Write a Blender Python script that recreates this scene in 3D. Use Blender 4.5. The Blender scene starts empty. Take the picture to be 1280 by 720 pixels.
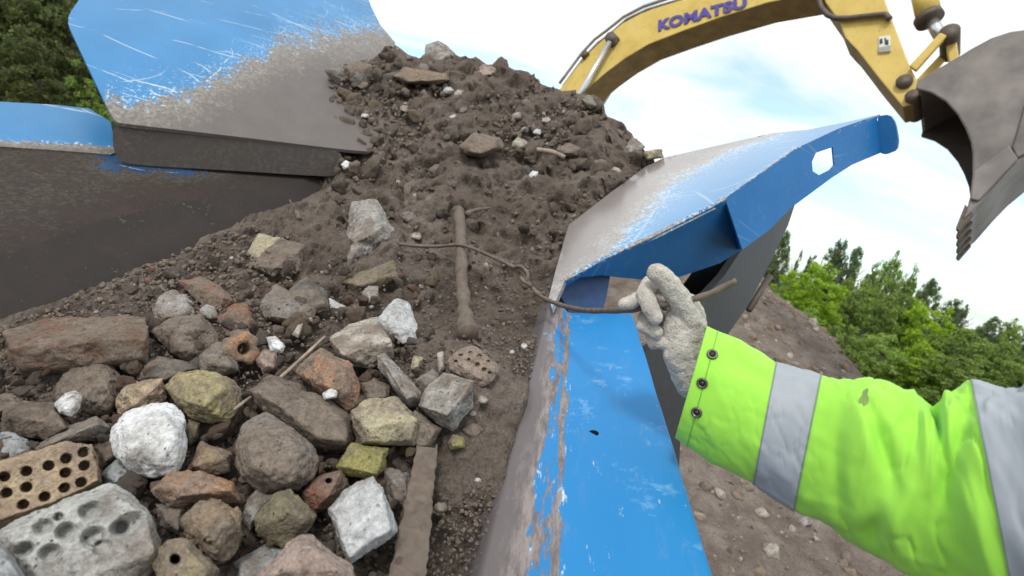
import bpy, bmesh, math, random
import numpy as np
from mathutils import Vector, Matrix, geometry
random.seed(7); RNG = np.random.default_rng(7)
scene = bpy.context.scene
COL = scene.collection
R = math.radians

# ------------------------------------------------------------------ camera frame
F = 640.0
CAM = np.array([0.0, 0.0, 2.6])
up = np.array([.3, -1.0, -.1875]); up /= np.linalg.norm(up)
fw = np.array([0, 0, 1.0]); wy = fw - up * fw.dot(up); wy /= np.linalg.norm(wy)
wx = np.cross(wy, up)
MW = np.array([wx, wy, up])                       # camera coords (right, down, forward) -> world
ZUP = np.array([0, 0, 1.0])

def ray(px, py):
    return MW @ np.array([(px - 640) / F, (py - 360) / F, 1.0])
def P(px, py, d):
    return CAM + ray(px, py) * d
def PA(px, py, d):                                # vectorised
    c = np.stack([(np.asarray(px, float) - 640) / F, (np.asarray(py, float) - 360) / F, np.ones(np.shape(px))], -1)
    return CAM + (c * np.asarray(d, float)[..., None]) @ MW.T
def proj(w):
    c = (np.asarray(w) - CAM) @ MW
    return c[..., 0] / c[..., 2] * F + 640, c[..., 1] / c[..., 2] * F + 360, c[..., 2]
def plane3(*pts):                                 # plane through three measured points: depth at any bearing
    a = np.array([[x, y, 1.0] for x, y, d in pts]); b = np.array([1 / d for x, y, d in pts])
    k = np.linalg.solve(a, b)
    return lambda x, y: 1 / (k[0] * np.asarray(x, float) + k[1] * np.asarray(y, float) + k[2])
def wplane(p0, n):                                # world plane -> depth function
    n = np.asarray(n); h = n.dot(np.asarray(p0) - CAM)
    def f(x, y):
        c = np.stack([(np.asarray(x, float) - 640) / F, (np.asarray(y, float) - 360) / F, np.ones(np.shape(x))], -1) @ MW.T
        return h / (c @ n)
    return f

# ------------------------------------------------------------------ numpy noise
def _hash(i, seed):
    i = i.astype(np.int64)
    h = (i[..., 0] * 374761393 + i[..., 1] * 668265263 + i[..., 2] * 2147483647 + seed * 1274126177) & 0xffffffff
    h = ((h ^ (h >> 13)) * 1274126177) & 0xffffffff
    h = ((h ^ (h >> 16)) * 2246822519) & 0xffffffff
    return ((h ^ (h >> 15)) & 0xffff) / 32767.5 - 1
def vnoise(p, seed=0):
    i = np.floor(p); f = p - i; f = f * f * (3 - 2 * f); out = 0
    for a in (0, 1):
        for b in (0, 1):
            for c in (0, 1):
                w = (f[..., 0] if a else 1 - f[..., 0]) * (f[..., 1] if b else 1 - f[..., 1]) * (f[..., 2] if c else 1 - f[..., 2])
                out = out + w * _hash(i + np.array([a, b, c]), seed)
    return out
def fbm(p, oct=4, seed=0, gain=.5):
    o, a = 0, 1.0
    for k in range(oct):
        o = o + a * vnoise(p * 2 ** k + 17.3 * k, seed + k); a *= gain
    return o
def sstep(a, b, x):
    t = np.clip((np.asarray(x, float) - a) / (b - a), 0, 1); return t * t * (3 - 2 * t)

# ------------------------------------------------------------------ objects
def tag(o, label=None, cat=None, group=None, kind=None):
    for k, v in (('label', label), ('category', cat), ('group', group), ('kind', kind)):
        if v: o[k] = v
    return o
def obj(name, verts, faces, mat, parent=None, smooth=True, attr=None, mats=None, midx=None):
    verts = np.asarray(verts, float)
    lo, hi = verts.min(0), verts.max(0)
    org = np.array([(lo[0] + hi[0]) / 2, (lo[1] + hi[1]) / 2, lo[2]])
    me = bpy.data.meshes.new(name)
    me.from_pydata((verts - org).tolist(), [], [list(map(int, f)) for f in faces])
    me.update()
    if attr is not None:
        a = me.attributes.new('wear', 'FLOAT', 'POINT'); a.data.foreach_set('value', np.asarray(attr, np.float32))
    for m in (mats or [mat]): me.materials.append(m)
    if midx is not None: me.polygons.foreach_set('material_index', list(midx))
    if smooth: me.polygons.foreach_set('use_smooth', [True] * len(me.polygons))
    if smooth == 'auto':
        try: me.set_sharp_from_angle(angle=R(35))
        except Exception: pass
    o = bpy.data.objects.new(name, me); COL.objects.link(o)
    if parent is not None:
        o.parent = parent; o.location = Vector(org) - parent.location
    else:
        o.location = org
    return o
def wloc(o):
    v = Vector(o.location)
    while o.parent: o = o.parent; v = v + Vector(o.location)
    return v
def sub(name, verts, faces, mat, parent, **k):      # child of a child
    o = obj(name, verts, faces, mat, None, **k)
    o.parent = parent; o.location = Vector(o.location) - wloc(parent)
    return o
def empty(name, loc):
    o = bpy.data.objects.new(name, None); COL.objects.link(o); o.location = loc; o.empty_display_size = .1
    return o

class MB:
    def __init__(s): s.v, s.f = [], []
    def add(s, v, f):
        n = len(s.v); s.v += [tuple(map(float, p)) for p in v]; s.f += [[i + n for i in q] for q in f]
    def tube(s, pts, rad, n=10, cap=True):
        pts = [np.asarray(p, float) for p in pts]
        if np.isscalar(rad): rad = [rad] * len(pts)
        V, Q = [], []; prev = None
        for i, p in enumerate(pts):
            t = pts[min(i + 1, len(pts) - 1)] - pts[max(i - 1, 0)]; t = t / (np.linalg.norm(t) + 1e-9)
            a = prev if prev is not None else (ZUP if abs(t[2]) < .9 else np.array([1.0, 0, 0]))
            a = a - t * a.dot(t); a /= np.linalg.norm(a); prev = a; b = np.cross(t, a)
            for k in range(n):
                th = 2 * math.pi * k / n
                V.append(p + rad[i] * (math.cos(th) * a + math.sin(th) * b))
        for i in range(len(pts) - 1):
            for k in range(n):
                Q.append([i * n + k, i * n + (k + 1) % n, (i + 1) * n + (k + 1) % n, (i + 1) * n + k])
        if cap: Q.append(list(range(n))[::-1]); Q.append([(len(pts) - 1) * n + k for k in range(n)])
        s.add(V, Q); return s
    def box(s, c, ax, ay, az):
        c, ax, ay, az = map(np.asarray, (c, ax, ay, az))
        V = [c + i * ax + j * ay + k * az for i in (-1, 1) for j in (-1, 1) for k in (-1, 1)]
        s.add(V, [[0, 1, 3, 2], [4, 6, 7, 5], [0, 4, 5, 1], [2, 3, 7, 6], [0, 2, 6, 4], [1, 5, 7, 3]]); return s
    def prism(s, near, off):
        n = len(near); near = [np.asarray(p) for p in near]
        V = near + [p + off for p in near]
        s.add(V, [list(range(n))[::-1], [n + i for i in range(n)]] + [[i, (i + 1) % n, n + (i + 1) % n, n + i] for i in range(n)]); return s
    def build(s, name, mat, parent=None, deep=False, **k):
        return (sub if deep else obj)(name, s.v, s.f, mat, parent, **k)

def pip(x, y, poly):
    poly = np.asarray(poly, float); x = np.asarray(x, float); y = np.asarray(y, float)
    ins = np.zeros(x.shape, bool); n = len(poly)
    for i in range(n):
        x1, y1 = poly[i]; x2, y2 = poly[(i + 1) % n]
        c = ((y1 > y) != (y2 > y)) & (x < (x2 - x1) * (y - y1) / ((y2 - y1) if y2 != y1 else 1e-9) + x1)
        ins ^= c
    return ins
def pdist(x, y, line, closed=False):
    x = np.asarray(x, float); y = np.asarray(y, float); best = np.full(x.shape, 1e9)
    pts = list(line) + ([line[0]] if closed else [])
    for (x1, y1), (x2, y2) in zip(pts[:-1], pts[1:]):
        L = (x2 - x1) ** 2 + (y2 - y1) ** 2 + 1e-9
        t = np.clip(((x - x1) * (x2 - x1) + (y - y1) * (y2 - y1)) / L, 0, 1)
        best = np.minimum(best, np.hypot(x - x1 - t * (x2 - x1), y - y1 - t * (y2 - y1)))
    return best
def chaikin(poly, it=2, closed=True):
    p = [np.asarray(q, float) for q in poly]
    for _ in range(it):
        q = []; n = len(p)
        for i in range(n if closed else n - 1):
            a, b = p[i], p[(i + 1) % n]; q += [a * .8 + b * .2, a * .2 + b * .8]
        p = q if closed else [p[0]] + q + [p[-1]]
    return [tuple(v) for v in p]
def plate(name, outline, dep, thick, mat, parent, holes=(), step=9, wear=None, deep=False, back=True, attr3=None):
    """flat sheet of real thickness cut to an outline on its own plane"""
    loops = [list(outline)] + [list(h) for h in holes]
    pts, edges = [], []
    for lp in loops:
        m = []
        for i in range(len(lp)):
            a, b = np.array(lp[i]), np.array(lp[(i + 1) % len(lp)]); k = max(1, int(np.linalg.norm(b - a) / step))
            m += [tuple(a + (b - a) * j / k) for j in range(k)]
        s0 = len(pts); pts += m; edges += [(s0 + i, s0 + (i + 1) % len(m)) for i in range(len(m))]
    o = np.array(outline); gx, gy = np.meshgrid(np.arange(o[:, 0].min(), o[:, 0].max(), step), np.arange(o[:, 1].min(), o[:, 1].max(), step))
    gx, gy = gx.ravel(), gy.ravel(); ok = pip(gx, gy, outline) & (pdist(gx, gy, outline, True) > step * .5)
    for h in holes: ok &= ~pip(gx, gy, h) & (pdist(gx, gy, h, True) > step * .5)
    nb = len(pts); pts += list(zip(gx[ok], gy[ok]))
    vs, es, fs, *_ = geometry.delaunay_2d_cdt([Vector(p) for p in pts], edges, [], 0, 1e-4)
    v2 = np.array([tuple(v) for v in vs]); tri = np.array([list(f) for f in fs]); c = v2[tri].mean(1)
    keep = pip(c[:, 0], c[:, 1], outline)
    for h in holes: keep &= ~pip(c[:, 0], c[:, 1], h)
    tri = tri[keep]
    front = PA(v2[:, 0], v2[:, 1], dep(v2[:, 0], v2[:, 1]))
    a, b, cc = front[tri[0]]; nrm = np.cross(b - a, cc - a); nrm /= np.linalg.norm(nrm)
    view = front.mean(0) - CAM
    if nrm.dot(view) > 0: tri = tri[:, ::-1]; nrm = -nrm
    n = len(front); V = np.vstack([front, front - nrm * thick]); faces = tri.tolist() + (tri[:, ::-1] + n).tolist()
    cnt = {}
    for t in tri:
        for i in range(3):
            e = (t[i], t[(i + 1) % 3]); cnt[tuple(sorted(e))] = None if tuple(sorted(e)) in cnt else e
    faces += [[e[1], e[0], e[0] + n, e[1] + n] for e in cnt.values() if e]
    at = None
    if wear is not None:
        w = wear(v2[:, 0], v2[:, 1]); at = np.concatenate([w, w])
    return (sub if deep else obj)(name, V, faces, mat, parent, smooth='auto', attr=at)

# ------------------------------------------------------------------ materials
def newmat(name):
    m = bpy.data.materials.new(name); m.use_nodes = True
    nt = m.node_tree; b = nt.nodes['Principled BSDF']
    return m, nt, b
def nd(nt, t, **kw):
    n = nt.nodes.new(t)
    for k, v in kw.items():
        if k.startswith('i_'):
            key = k[2:].replace('_', ' '); s = n.inputs[int(key)] if key.isdigit() else n.inputs[key]
            if hasattr(v, 'is_output') or isinstance(v, bpy.types.NodeSocket): nt.links.new(v, s)
            else: s.default_value = v
        else: setattr(n, k, v)
    return n
def coords(nt, rnd=True, scale=1.0):
    tc = nd(nt, 'ShaderNodeTexCoord')
    if not rnd: return tc.outputs['Object']
    oi = nd(nt, 'ShaderNodeObjectInfo')
    m = nd(nt, 'ShaderNodeMath', operation='MULTIPLY', i_0=oi.outputs['Random'], i_1=37.0)
    v = nd(nt, 'ShaderNodeVectorMath', operation='ADD'); nt.links.new(tc.outputs['Object'], v.inputs[0]); nt.links.new(m.outputs[0], v.inputs[1])
    return v.outputs[0]
def noise(nt, co, scale, detail=4, rough=.55, dist=0.0):
    return nd(nt, 'ShaderNodeTexNoise', i_Vector=co, i_Scale=scale, i_Detail=detail, i_Roughness=rough, i_Distortion=dist).outputs['Fac']
def ramp(nt, fac, stops, interp='LINEAR'):
    r = nd(nt, 'ShaderNodeValToRGB'); nt.links.new(fac, r.inputs[0]); cr = r.color_ramp; cr.interpolation = interp
    while len(cr.elements) < len(stops): cr.elements.new(.5)
    for e, (p, c) in zip(cr.elements, stops):
        e.position = p; e.color = (c, c, c, 1) if np.isscalar(c) else (*c, 1)
    return r.outputs[0]
def mixc(nt, fac, a, b, blend='MIX'):
    n = nd(nt, 'ShaderNodeMix', data_type='RGBA', blend_type=blend)
    for s, v in ((n.inputs[0], fac), (n.inputs[6], a), (n.inputs[7], b)):
        if isinstance(v, bpy.types.NodeSocket): nt.links.new(v, s)
        elif np.isscalar(v): s.default_value = v
        else: s.default_value = (*v, 1)
    return n.outputs[2]
def math_(nt, op, a, b=0.0, clamp=False):
    n = nd(nt, 'ShaderNodeMath', operation=op, use_clamp=clamp)
    for s, v in ((n.inputs[0], a), (n.inputs[1], b)):
        if isinstance(v, bpy.types.NodeSocket): nt.links.new(v, s)
        else: s.default_value = v
    return n.outputs[0]
def bump(nt, b, h, strength=.4, dist=.01):
    n = nd(nt, 'ShaderNodeBump', i_Height=h, i_Strength=strength, i_Distance=dist); nt.links.new(n.outputs[0], b.inputs['Normal'])
def simple(name, c, rough=.6, metal=0.0, var=.25, scale=30):
    m, nt, b = newmat(name); co = coords(nt)
    n = noise(nt, co, scale, 5)
    k = ramp(nt, n, [(.25, tuple(x * (1 - var) for x in c)), (.75, tuple(min(1, x * (1 + var)) for x in c))])
    nt.links.new(k, b.inputs['Base Color']); b.inputs['Roughness'].default_value = rough; b.inputs['Metallic'].default_value = metal
    bump(nt, b, n, .15, .004)
    return m
def rockmat(name, c1, c2, dust=.45, pits=.3, dustc=(.205, .165, .132), speck=.3, band=False):
    m, nt, b = newmat(name); co = coords(nt)
    dust = dust + (.03 if max(c1) - min(c1) > .09 else .12 if max(c1) < .5 else .0)
    n1 = noise(nt, co, 22, 5, .6, .4); n2 = noise(nt, co, 9, 3, .6); n3 = noise(nt, co, 210, 3, .7)
    base = mixc(nt, ramp(nt, n1, [(.38, 0.0), (.62, 1.0)]), c1, c2)
    if band:
        w = nd(nt, 'ShaderNodeTexWave', i_Vector=co, i_Scale=18, i_Distortion=7, i_Detail=3, wave_type='BANDS', bands_direction='Z').outputs['Fac']
        base = mixc(nt, ramp(nt, w, [(.3, 0.0), (.6, .6)]), base, tuple(x * .45 for x in c1))
    d = ramp(nt, math_(nt, 'ADD', math_(nt, 'MULTIPLY', n2, .6), math_(nt, 'MULTIPLY', n1, .4)), [(.60 - dust * .45, 0.0), (.72 - dust * .4, .92)])
    base = mixc(nt, d, base, dustc)
    n5 = noise(nt, co, 70, 5, .7, .3); n6 = noise(nt, co, 430, 2, .6)
    base = mixc(nt, .75, base, ramp(nt, n5, [(.32, .55), (.5, 1.0), (.68, 1.3)]), 'MULTIPLY')
    base = mixc(nt, min(1, speck * 1.6), base, ramp(nt, n3, [(.3, .4), (.7, 1.45)]), 'MULTIPLY')
    base = mixc(nt, ramp(nt, n6, [(.66, 0.0), (.74, .55)]), base, tuple(min(.8, x * 1.6 + .08) for x in c1))
    v = nd(nt, 'ShaderNodeTexVoronoi', i_Vector=co, i_Scale=75, i_Randomness=1.0).outputs['Distance']
    pm = ramp(nt, math_(nt, 'ADD', v, math_(nt, 'MULTIPLY', n1, .3)), [(.2, 1.0), (.32, 0.0)])
    base = mixc(nt, math_(nt, 'MULTIPLY', pm, pits), base, tuple(x * .3 for x in dustc))
    nt.links.new(base, b.inputs['Base Color']); b.inputs['Roughness'].default_value = .95; b.inputs['Specular IOR Level'].default_value = .2
    h = math_(nt, 'SUBTRACT', math_(nt, 'ADD', math_(nt, 'ADD', n1, math_(nt, 'MULTIPLY', n5, .9)), math_(nt, 'MULTIPLY', n3, .4)), math_(nt, 'MULTIPLY', pm, pits * 1.4))
    bump(nt, b, h, .9, .008)
    return m
def paintmat(name, blue=(.012, .16, .56), scratch=1.0, dusty=(.25, .215, .2), dark=(.16, .135, .125), chipc=(.40,.385,.35), s=1.0, rough=.3, spec=.3, flk=.42, wr=.5, pale=0.0, streak=None, stk=.8):
    m, nt, b = newmat(name); co = coords(nt, False)
    if streak is not None:
        dt = nd(nt, 'ShaderNodeVectorMath', operation='DOT_PRODUCT', i_0=co); dt.inputs[1].default_value = tuple(streak)
        sv = nd(nt, 'ShaderNodeVectorMath', operation='SCALE'); sv.inputs[0].default_value = tuple(-stk * x for x in streak); nt.links.new(dt.outputs['Value'], sv.inputs['Scale'])
        co = nd(nt, 'ShaderNodeVectorMath', operation='ADD', i_0=co, i_1=sv.outputs[0]).outputs[0]
    at = nd(nt, 'ShaderNodeAttribute', attribute_name='wear').outputs['Fac']
    n1 = noise(nt, co, 9 * s, 6, .7, .3); n2 = noise(nt, co, 48 * s, 5, .75); n0 = noise(nt, co, 2.5 * s, 3)
    w = math_(nt, 'ADD', at, math_(nt, 'ADD', math_(nt, 'MULTIPLY', math_(nt, 'SUBTRACT', n1, .5), .8), math_(nt, 'MULTIPLY', math_(nt, 'SUBTRACT', n2, .5), .9)))
    bl = mixc(nt, ramp(nt, n0, [(.35, 0.0), (.65, 1.0)]), blue, tuple(min(1, x * 1.18 + .012) for x in blue))
    bl = mixc(nt, ramp(nt, n2, [(.56, 0.0), (.8, .5)]), bl, tuple(x * .5 + .16 for x in blue))
    steel = mixc(nt, n1, dark, dusty)
    n4 = noise(nt, co, 85 * s, 4, .8)
    cc = mixc(nt, ramp(nt, n4, [(.40, 0.0), (.58, 1.0)]), tuple(x * .45 for x in chipc), chipc)
    worn = mixc(nt, ramp(nt, w, [(.47, .2), (.53, .9), (.62, .75), (.86, 0.0)]), steel, cc)
    msk = ramp(nt, w, [(.45, 0.0), (.51, 1.0)])
    col = mixc(nt, msk, bl, worn)
    if pale: col = mixc(nt, math_(nt, 'MULTIPLY', ramp(nt, noise(nt, nd(nt, 'ShaderNodeMapping', i_Vector=coords(nt, False), i_Location=(4.3, 7.1, 2.2)).outputs[0], 11 * s, 7, .74, 0), [(.58, 0.0), (.67, 1.0)]), pale), col, (.16, .36, .6))
    dn = noise(nt, co, 11 * s, 5, .75, .6)
    col = mixc(nt, ramp(nt, dn, [(.66, 0.0), (.74, .75)]), col, tuple(x * .8 for x in dusty))
    sp_ = noise(nt, co, 120 * s, 3, .7)
    col = mixc(nt, math_(nt, 'MULTIPLY', ramp(nt, sp_, [(.68, 0.0), (.73, .8)]), msk), col, tuple(min(.5, x * 2.2 + .04) for x in dusty))
    # scratches: thin wandering contour lines
    sc = None
    for k, (scl, th, off, rot) in enumerate(((.16, .0030, 3.1, (.3, .9, .2)), (.22, .0034, 11.7, (1.2, .2, 1.0)), (.34, .0045, 23.0, (.5, 2.0, .6)), (.5, .006, 31.0, (2.2, 1.1, 1.4)), (.7, .008, 41.0, (.1, 1.6, 2.4)), (1.3, .016, 51.0, (1.7, .4, .3)), (1.7, .02, 61.0, (.4, 2.3, 1.9)), (1.5, .018, 71.0, (2.6, 1.3, .8)))):
        cv = nd(nt, 'ShaderNodeMapping', i_Vector=coords(nt, False)); cv.inputs['Location'].default_value = (off, off * .7, off * 1.3); cv.inputs['Rotation'].default_value = rot
        q = nd(nt, 'ShaderNodeTexWave', i_Vector=cv.outputs[0], i_Scale=scl * s, i_Distortion=6.5, i_Detail=1.0, wave_profile='SAW').outputs['Fac']; q.node.inputs['Detail Scale'].default_value = 1.6
        l = ramp(nt, math_(nt, 'ABSOLUTE', math_(nt, 'SUBTRACT', q, .5)), [(th * .5, 1.0), (th, 0.0)])
        g = ramp(nt, noise(nt, cv.outputs[0], 1.6 * s + k * 1.3, 2, .6), [(.47, 0.0), (.56, 1.0)])
        if k > 4: g = math_(nt, 'MULTIPLY', g, ramp(nt, at, [(.12, 0.0), (.34, .9)]))
        l = math_(nt, 'MULTIPLY', l, g); sc = l if sc is None else math_(nt, 'MAXIMUM', sc, l)
    sc = math_(nt, 'MULTIPLY', sc, math_(nt, 'MULTIPLY', math_(nt, 'SUBTRACT', 1.0, msk), scratch))
    fl = ramp(nt, math_(nt, 'ADD', n4, math_(nt, 'MULTIPLY', at, flk)), [(.68, 0.0), (.74, .9)])
    sc = math_(nt, 'MAXIMUM', sc, math_(nt, 'MULTIPLY', fl, math_(nt, 'SUBTRACT', 1.0, msk)))
    col = mixc(nt, sc, col, (.52, .6, .62))
    nt.links.new(col, b.inputs['Base Color'])
    r = mixc(nt, msk, (rough, rough, rough), (wr, wr, wr)); nt.links.new(r, b.inputs['Roughness'])
    b.inputs['Specular IOR Level'].default_value = spec
    bump(nt, b, math_(nt, 'ADD', math_(nt, 'MULTIPLY', n2, .5), math_(nt, 'MULTIPLY', msk, -.4)), .2, .003)
    return m

MAT = {}
RDIR = P(710, 390, 1.53) - P(690, 720, .653); RDIR /= np.linalg.norm(RDIR)
PDIR = P(300, 20, 2.9) - P(330, 170, 2.15); PDIR /= np.linalg.norm(PDIR)
MAT['blue'] = paintmat('blue_paint', blue=(.012, .16, .37), dusty=(.165, .145, .137), dark=(.095, .078, .071), flk=.32, spec=.2, streak=PDIR, stk=.45, chipc=(.30, .275, .235))
MAT['blue_glossy'] = paintmat('glossy_blue_paint', blue=(.02, .21, .46), dusty=(.25, .21, .195), dark=(.16, .135, .125), rough=.2, scratch=.5)
for n_ in MAT['blue_glossy'].node_tree.nodes:
    if n_.type == 'BSDF_PRINCIPLED': n_.inputs['Coat Weight'].default_value = 1; n_.inputs['Coat Roughness'].default_value = .14; n_.inputs['Coat IOR'].default_value = 1.9
MAT['blue_rail'] = paintmat('blue_rail_paint', blue=(.014, .185, .45), scratch=0, s=1.0, flk=.2, pale=.75, streak=RDIR, dusty=(.17, .15, .155), dark=(.10, .088, .09), chipc=(.29, .25, .235), rough=.45)
MAT['blue_clean'] = paintmat('blue_lip_paint', blue=(.008, .125, .34), scratch=.1, rough=.42)
MAT['wall'] = paintmat('worn_wall_steel', scratch=.5, blue=(.012, .05, .13), dusty=(.062, .047, .039), dark=(.019, .017, .018), chipc=(.095, .082, .068), spec=.12, wr=.85, flk=0)  # leftover blue dimmed: deep shadow below the lip put into its colour
MAT['wall_smooth'] = paintmat('smooth_dark_steel', dusty=(.052, .043, .038), dark=(.024, .021, .021), spec=.15, wr=.75)
MAT['lip'] = paintmat('worn_lip_steel', dusty=(.10, .084, .074), dark=(.05, .042, .038), chipc=(.14, .12, .105))
MAT['brace'] = simple('dark_grey_paint', (.03, .032, .037), .55, var=.2)
MAT['black'] = simple('shade_black', (.008, .008, .009), .95)  # near-black without sheen, painted darkness for the gap and the bolt hole
MAT['black'].node_tree.nodes['Principled BSDF'].inputs['Specular IOR Level'].default_value = .05
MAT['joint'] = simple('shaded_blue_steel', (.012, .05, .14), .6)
def soilmat(name, a, b_, c):
    m, nt, b = newmat(name); co = coords(nt, False)
    n1 = noise(nt, co, 3.5, 6, .65, .3); n2 = noise(nt, co, 45, 5, .7); n3 = noise(nt, co, 14, 5, .7)
    col = ramp(nt, n1, [(.3, a), (.5, b_), (.72, c)])
    col = mixc(nt, .6, col, ramp(nt, n2, [(.3, .5), (.7, 1.3)]), 'MULTIPLY')
    col = mixc(nt, ramp(nt, n2, [(.68, 0.0), (.76, .7)]), col, (.3, .27, .24))
    nt.links.new(col, b.inputs['Base Color']); b.inputs['Roughness'].default_value = 1; b.inputs['Specular IOR Level'].default_value = .1
    n9 = noise(nt, co, 160, 4, .7)
    col2 = mixc(nt, .7, col, ramp(nt, n9, [(.3, .5), (.7, 1.4)]), 'MULTIPLY'); nt.links.new(col2, b.inputs['Base Color'])
    bump(nt, b, math_(nt, 'ADD', math_(nt, 'ADD', n3, n2), math_(nt, 'MULTIPLY', n9, .5)), 1.0, .02)
    return m
MAT['soil'] = soilmat('damp_soil', (.130, .102, .083), (.195, .159, .134), (.27, .228, .196))
MAT['ground'] = soilmat('bare_earth', (.14, .11, .092), (.22, .18, .153), (.32, .272, .235))
MAT['clod'] = rockmat('earth_clod', (.15, .12, .098), (.225, .185, .155), .4, .2)

DUST = (.15, .122, .10)
MAT.update(
 brown=rockmat('brown_stone', (.145, .118, .098), (.195, .162, .135), .35, .3),
 brickbrown=rockmat('dusty_brown_brick', (.17, .105, .075), (.14, .112, .088), .4, .4),
 darkbrown=rockmat('dark_brown_brick', (.085, .065, .052), (.115, .09, .074), .3, .3),
 grey=rockmat('grey_stone', (.235, .215, .195), (.18, .165, .15), .3, .4),
 darkgrey=rockmat('dark_grey_stone', (.10, .095, .086), (.14, .13, .117), .3, .2),
 lightgrey=rockmat('light_grey_concrete', (.38, .365, .345), (.28, .265, .245), .22, .45),
 bluegrey=rockmat('blue_grey_stone', (.36, .38, .385), (.27, .28, .285), .15, .4),
 white=rockmat('white_limestone', (.72, .73, .74), (.6, .6, .59), .1, .5, (.3, .27, .24), .2),
 offwhite=rockmat('white_block', (.52, .53, .535), (.42, .42, .415), .16, .3, (.25, .22, .19), .25, False),
 beige=rockmat('beige_concrete', (.44, .40, .345), (.35, .31, .265), .25, .5),
 olive=rockmat('olive_stone', (.215, .19, .12), (.17, .15, .105), .3, .4),
 yellow=rockmat('yellow_brick', (.36, .315, .165), (.29, .25, .15), .3, .4),
 paleyellow=rockmat('pale_yellow_stone', (.42, .375, .25), (.33, .29, .21), .25, .4),
 lime=rockmat('yellow_green_stone', (.30, .275, .10), (.235, .215, .105), .2, .3),
 orange=rockmat('orange_brick', (.38, .22, .135), (.27, .2, .155), .3, .4),
 red=rockmat('red_brick', (.25, .125, .085), (.18, .12, .092), .35, .3),
 tan=rockmat('tan_stone', (.27, .2, .135), (.21, .165, .12), .3, .3),
 pink=rockmat('pink_brick', (.38, .3, .26), (.3, .225, .19), .25, .3),
 layered=rockmat('layered_stone', (.46, .37, .26), (.38, .28, .2), .2, .3, band=True),
 slab=rockmat('pale_cast_slab', (.46, .455, .43), (.36, .355, .335), .2, .5, (.23, .2, .175)),
 pitted=rockmat('pitted_brick', (.3, .235, .19), (.24, .19, .155), .1, .4),
 perf=rockmat('perforated_brick', (.39, .31, .205), (.34, .245, .175), .25, .4),
)
MAT['rod'] = simple('rusty_rod', (.15, .115, .095), .7, .3, .4, 60)
def woodmat(name, a, b_):
    m, nt, b = newmat(name); co = coords(nt)
    mp = nd(nt, 'ShaderNodeMapping', i_Vector=co); mp.inputs['Scale'].default_value = (60, 60, 6)
    n = noise(nt, mp.outputs[0], 1.0, 5, .6, .5); n2 = noise(nt, co, 14, 4)
    c = ramp(nt, n, [(.3, a), (.7, b_)]); c = mixc(nt, ramp(nt, n2, [(.45, 0.0), (.65, .7)]), c, DUST)
    nt.links.new(c, b.inputs['Base Color']); b.inputs['Roughness'].default_value = .9; bump(nt, b, n, .5, .004)
    return m
MAT['wood'] = woodmat('weathered_wood', (.085, .064, .05), (.165, .128, .102))
MAT['twig'] = woodmat('pale_twig', (.25, .2, .15), (.42, .35, .28))
# excavator
def yelmat():
    m, nt, b = newmat('yellow_machine_paint'); co = coords(nt, False)
    n = noise(nt, co, 2.2, 6, .65); n2 = noise(nt, co, 14, 5, .7)
    c = ramp(nt, n, [(.3, (.55, .38, .08)), (.55, (.68, .5, .12)), (.75, (.70, .54, .2))])
    c = mixc(nt, ramp(nt, n2, [(.58, 0.0), (.75, .6)]), c, (.2, .15, .1))
    nt.links.new(c, b.inputs['Base Color']); b.inputs['Roughness'].default_value = .5
    return m
MAT['yellow_paint'] = yelmat()
MAT['under'] = simple('shaded_underside', (.30, .22, .10), .7, 0, .3, 6)  # darker yellow for boom and stick edges: underside shade put into the colour
MAT['bucket'] = simple('bucket_steel', (.175, .155, .145), .5, .3, .5, 2.6)
MAT['bucket_in'] = simple('dark_bucket_steel', (.09, .072, .062), .8, .1, .3, 5)  # darker brown steel for the far side plate
MAT['iron'] = simple('dark_iron', (.12, .095, .075), .6, .3)
MAT['chrome'] = simple('chrome_rod', (.6, .6, .6), .25, .8, .05)
MAT['pipe'] = simple('grey_pipe', (.32, .31, .28), .5, .2)
MAT['letter'] = simple('violet_lettering', (.075, .06, .30), .6, 0, .2, 12)
MAT['signwhite'] = simple('sign_white', (.7, .7, .68), .6, 0, .08)
MAT['signdark'] = simple('sign_black', (.03, .03, .035), .6)
MAT['glass'] = simple('dark_cab_glass', (.03, .035, .04), .15)
# clothing
def clothmat(name, c, var=.1, rough=.75, fine=600, bs=.15, sheen=.2):
    m, nt, b = newmat(name); co = coords(nt, False)
    n = noise(nt, co, 7, 5, .6); n2 = noise(nt, co, fine, 2)
    k = ramp(nt, n, [(.3, tuple(x * (1 - var) for x in c)), (.7, tuple(min(1, x * (1 + var)) for x in c))])
    nt.links.new(k, b.inputs['Base Color']); b.inputs['Roughness'].default_value = rough
    b.inputs['Sheen Weight'].default_value = sheen; b.inputs['Specular IOR Level'].default_value = .25
    bump(nt, b, math_(nt, 'ADD', n2, math_(nt, 'MULTIPLY', noise(nt, co, 60, 3), .8)), bs, .002)
    return m
MAT['hivis'] = clothmat('fluorescent_green_cloth', (.33, .72, .075), .08)
MAT['seam'] = clothmat('seam_thread', (.17, .46, .05), .1)
MAT['tape_seam'] = clothmat('tape_edge', (.2, .22, .25), .15)
MAT['stain'] = clothmat('olive_stain', (.2, .3, .09), .3)
MAT['band'] = clothmat('silver_reflective_tape', (.36, .39, .43), .12, .5, 900, .12, 0)
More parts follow.
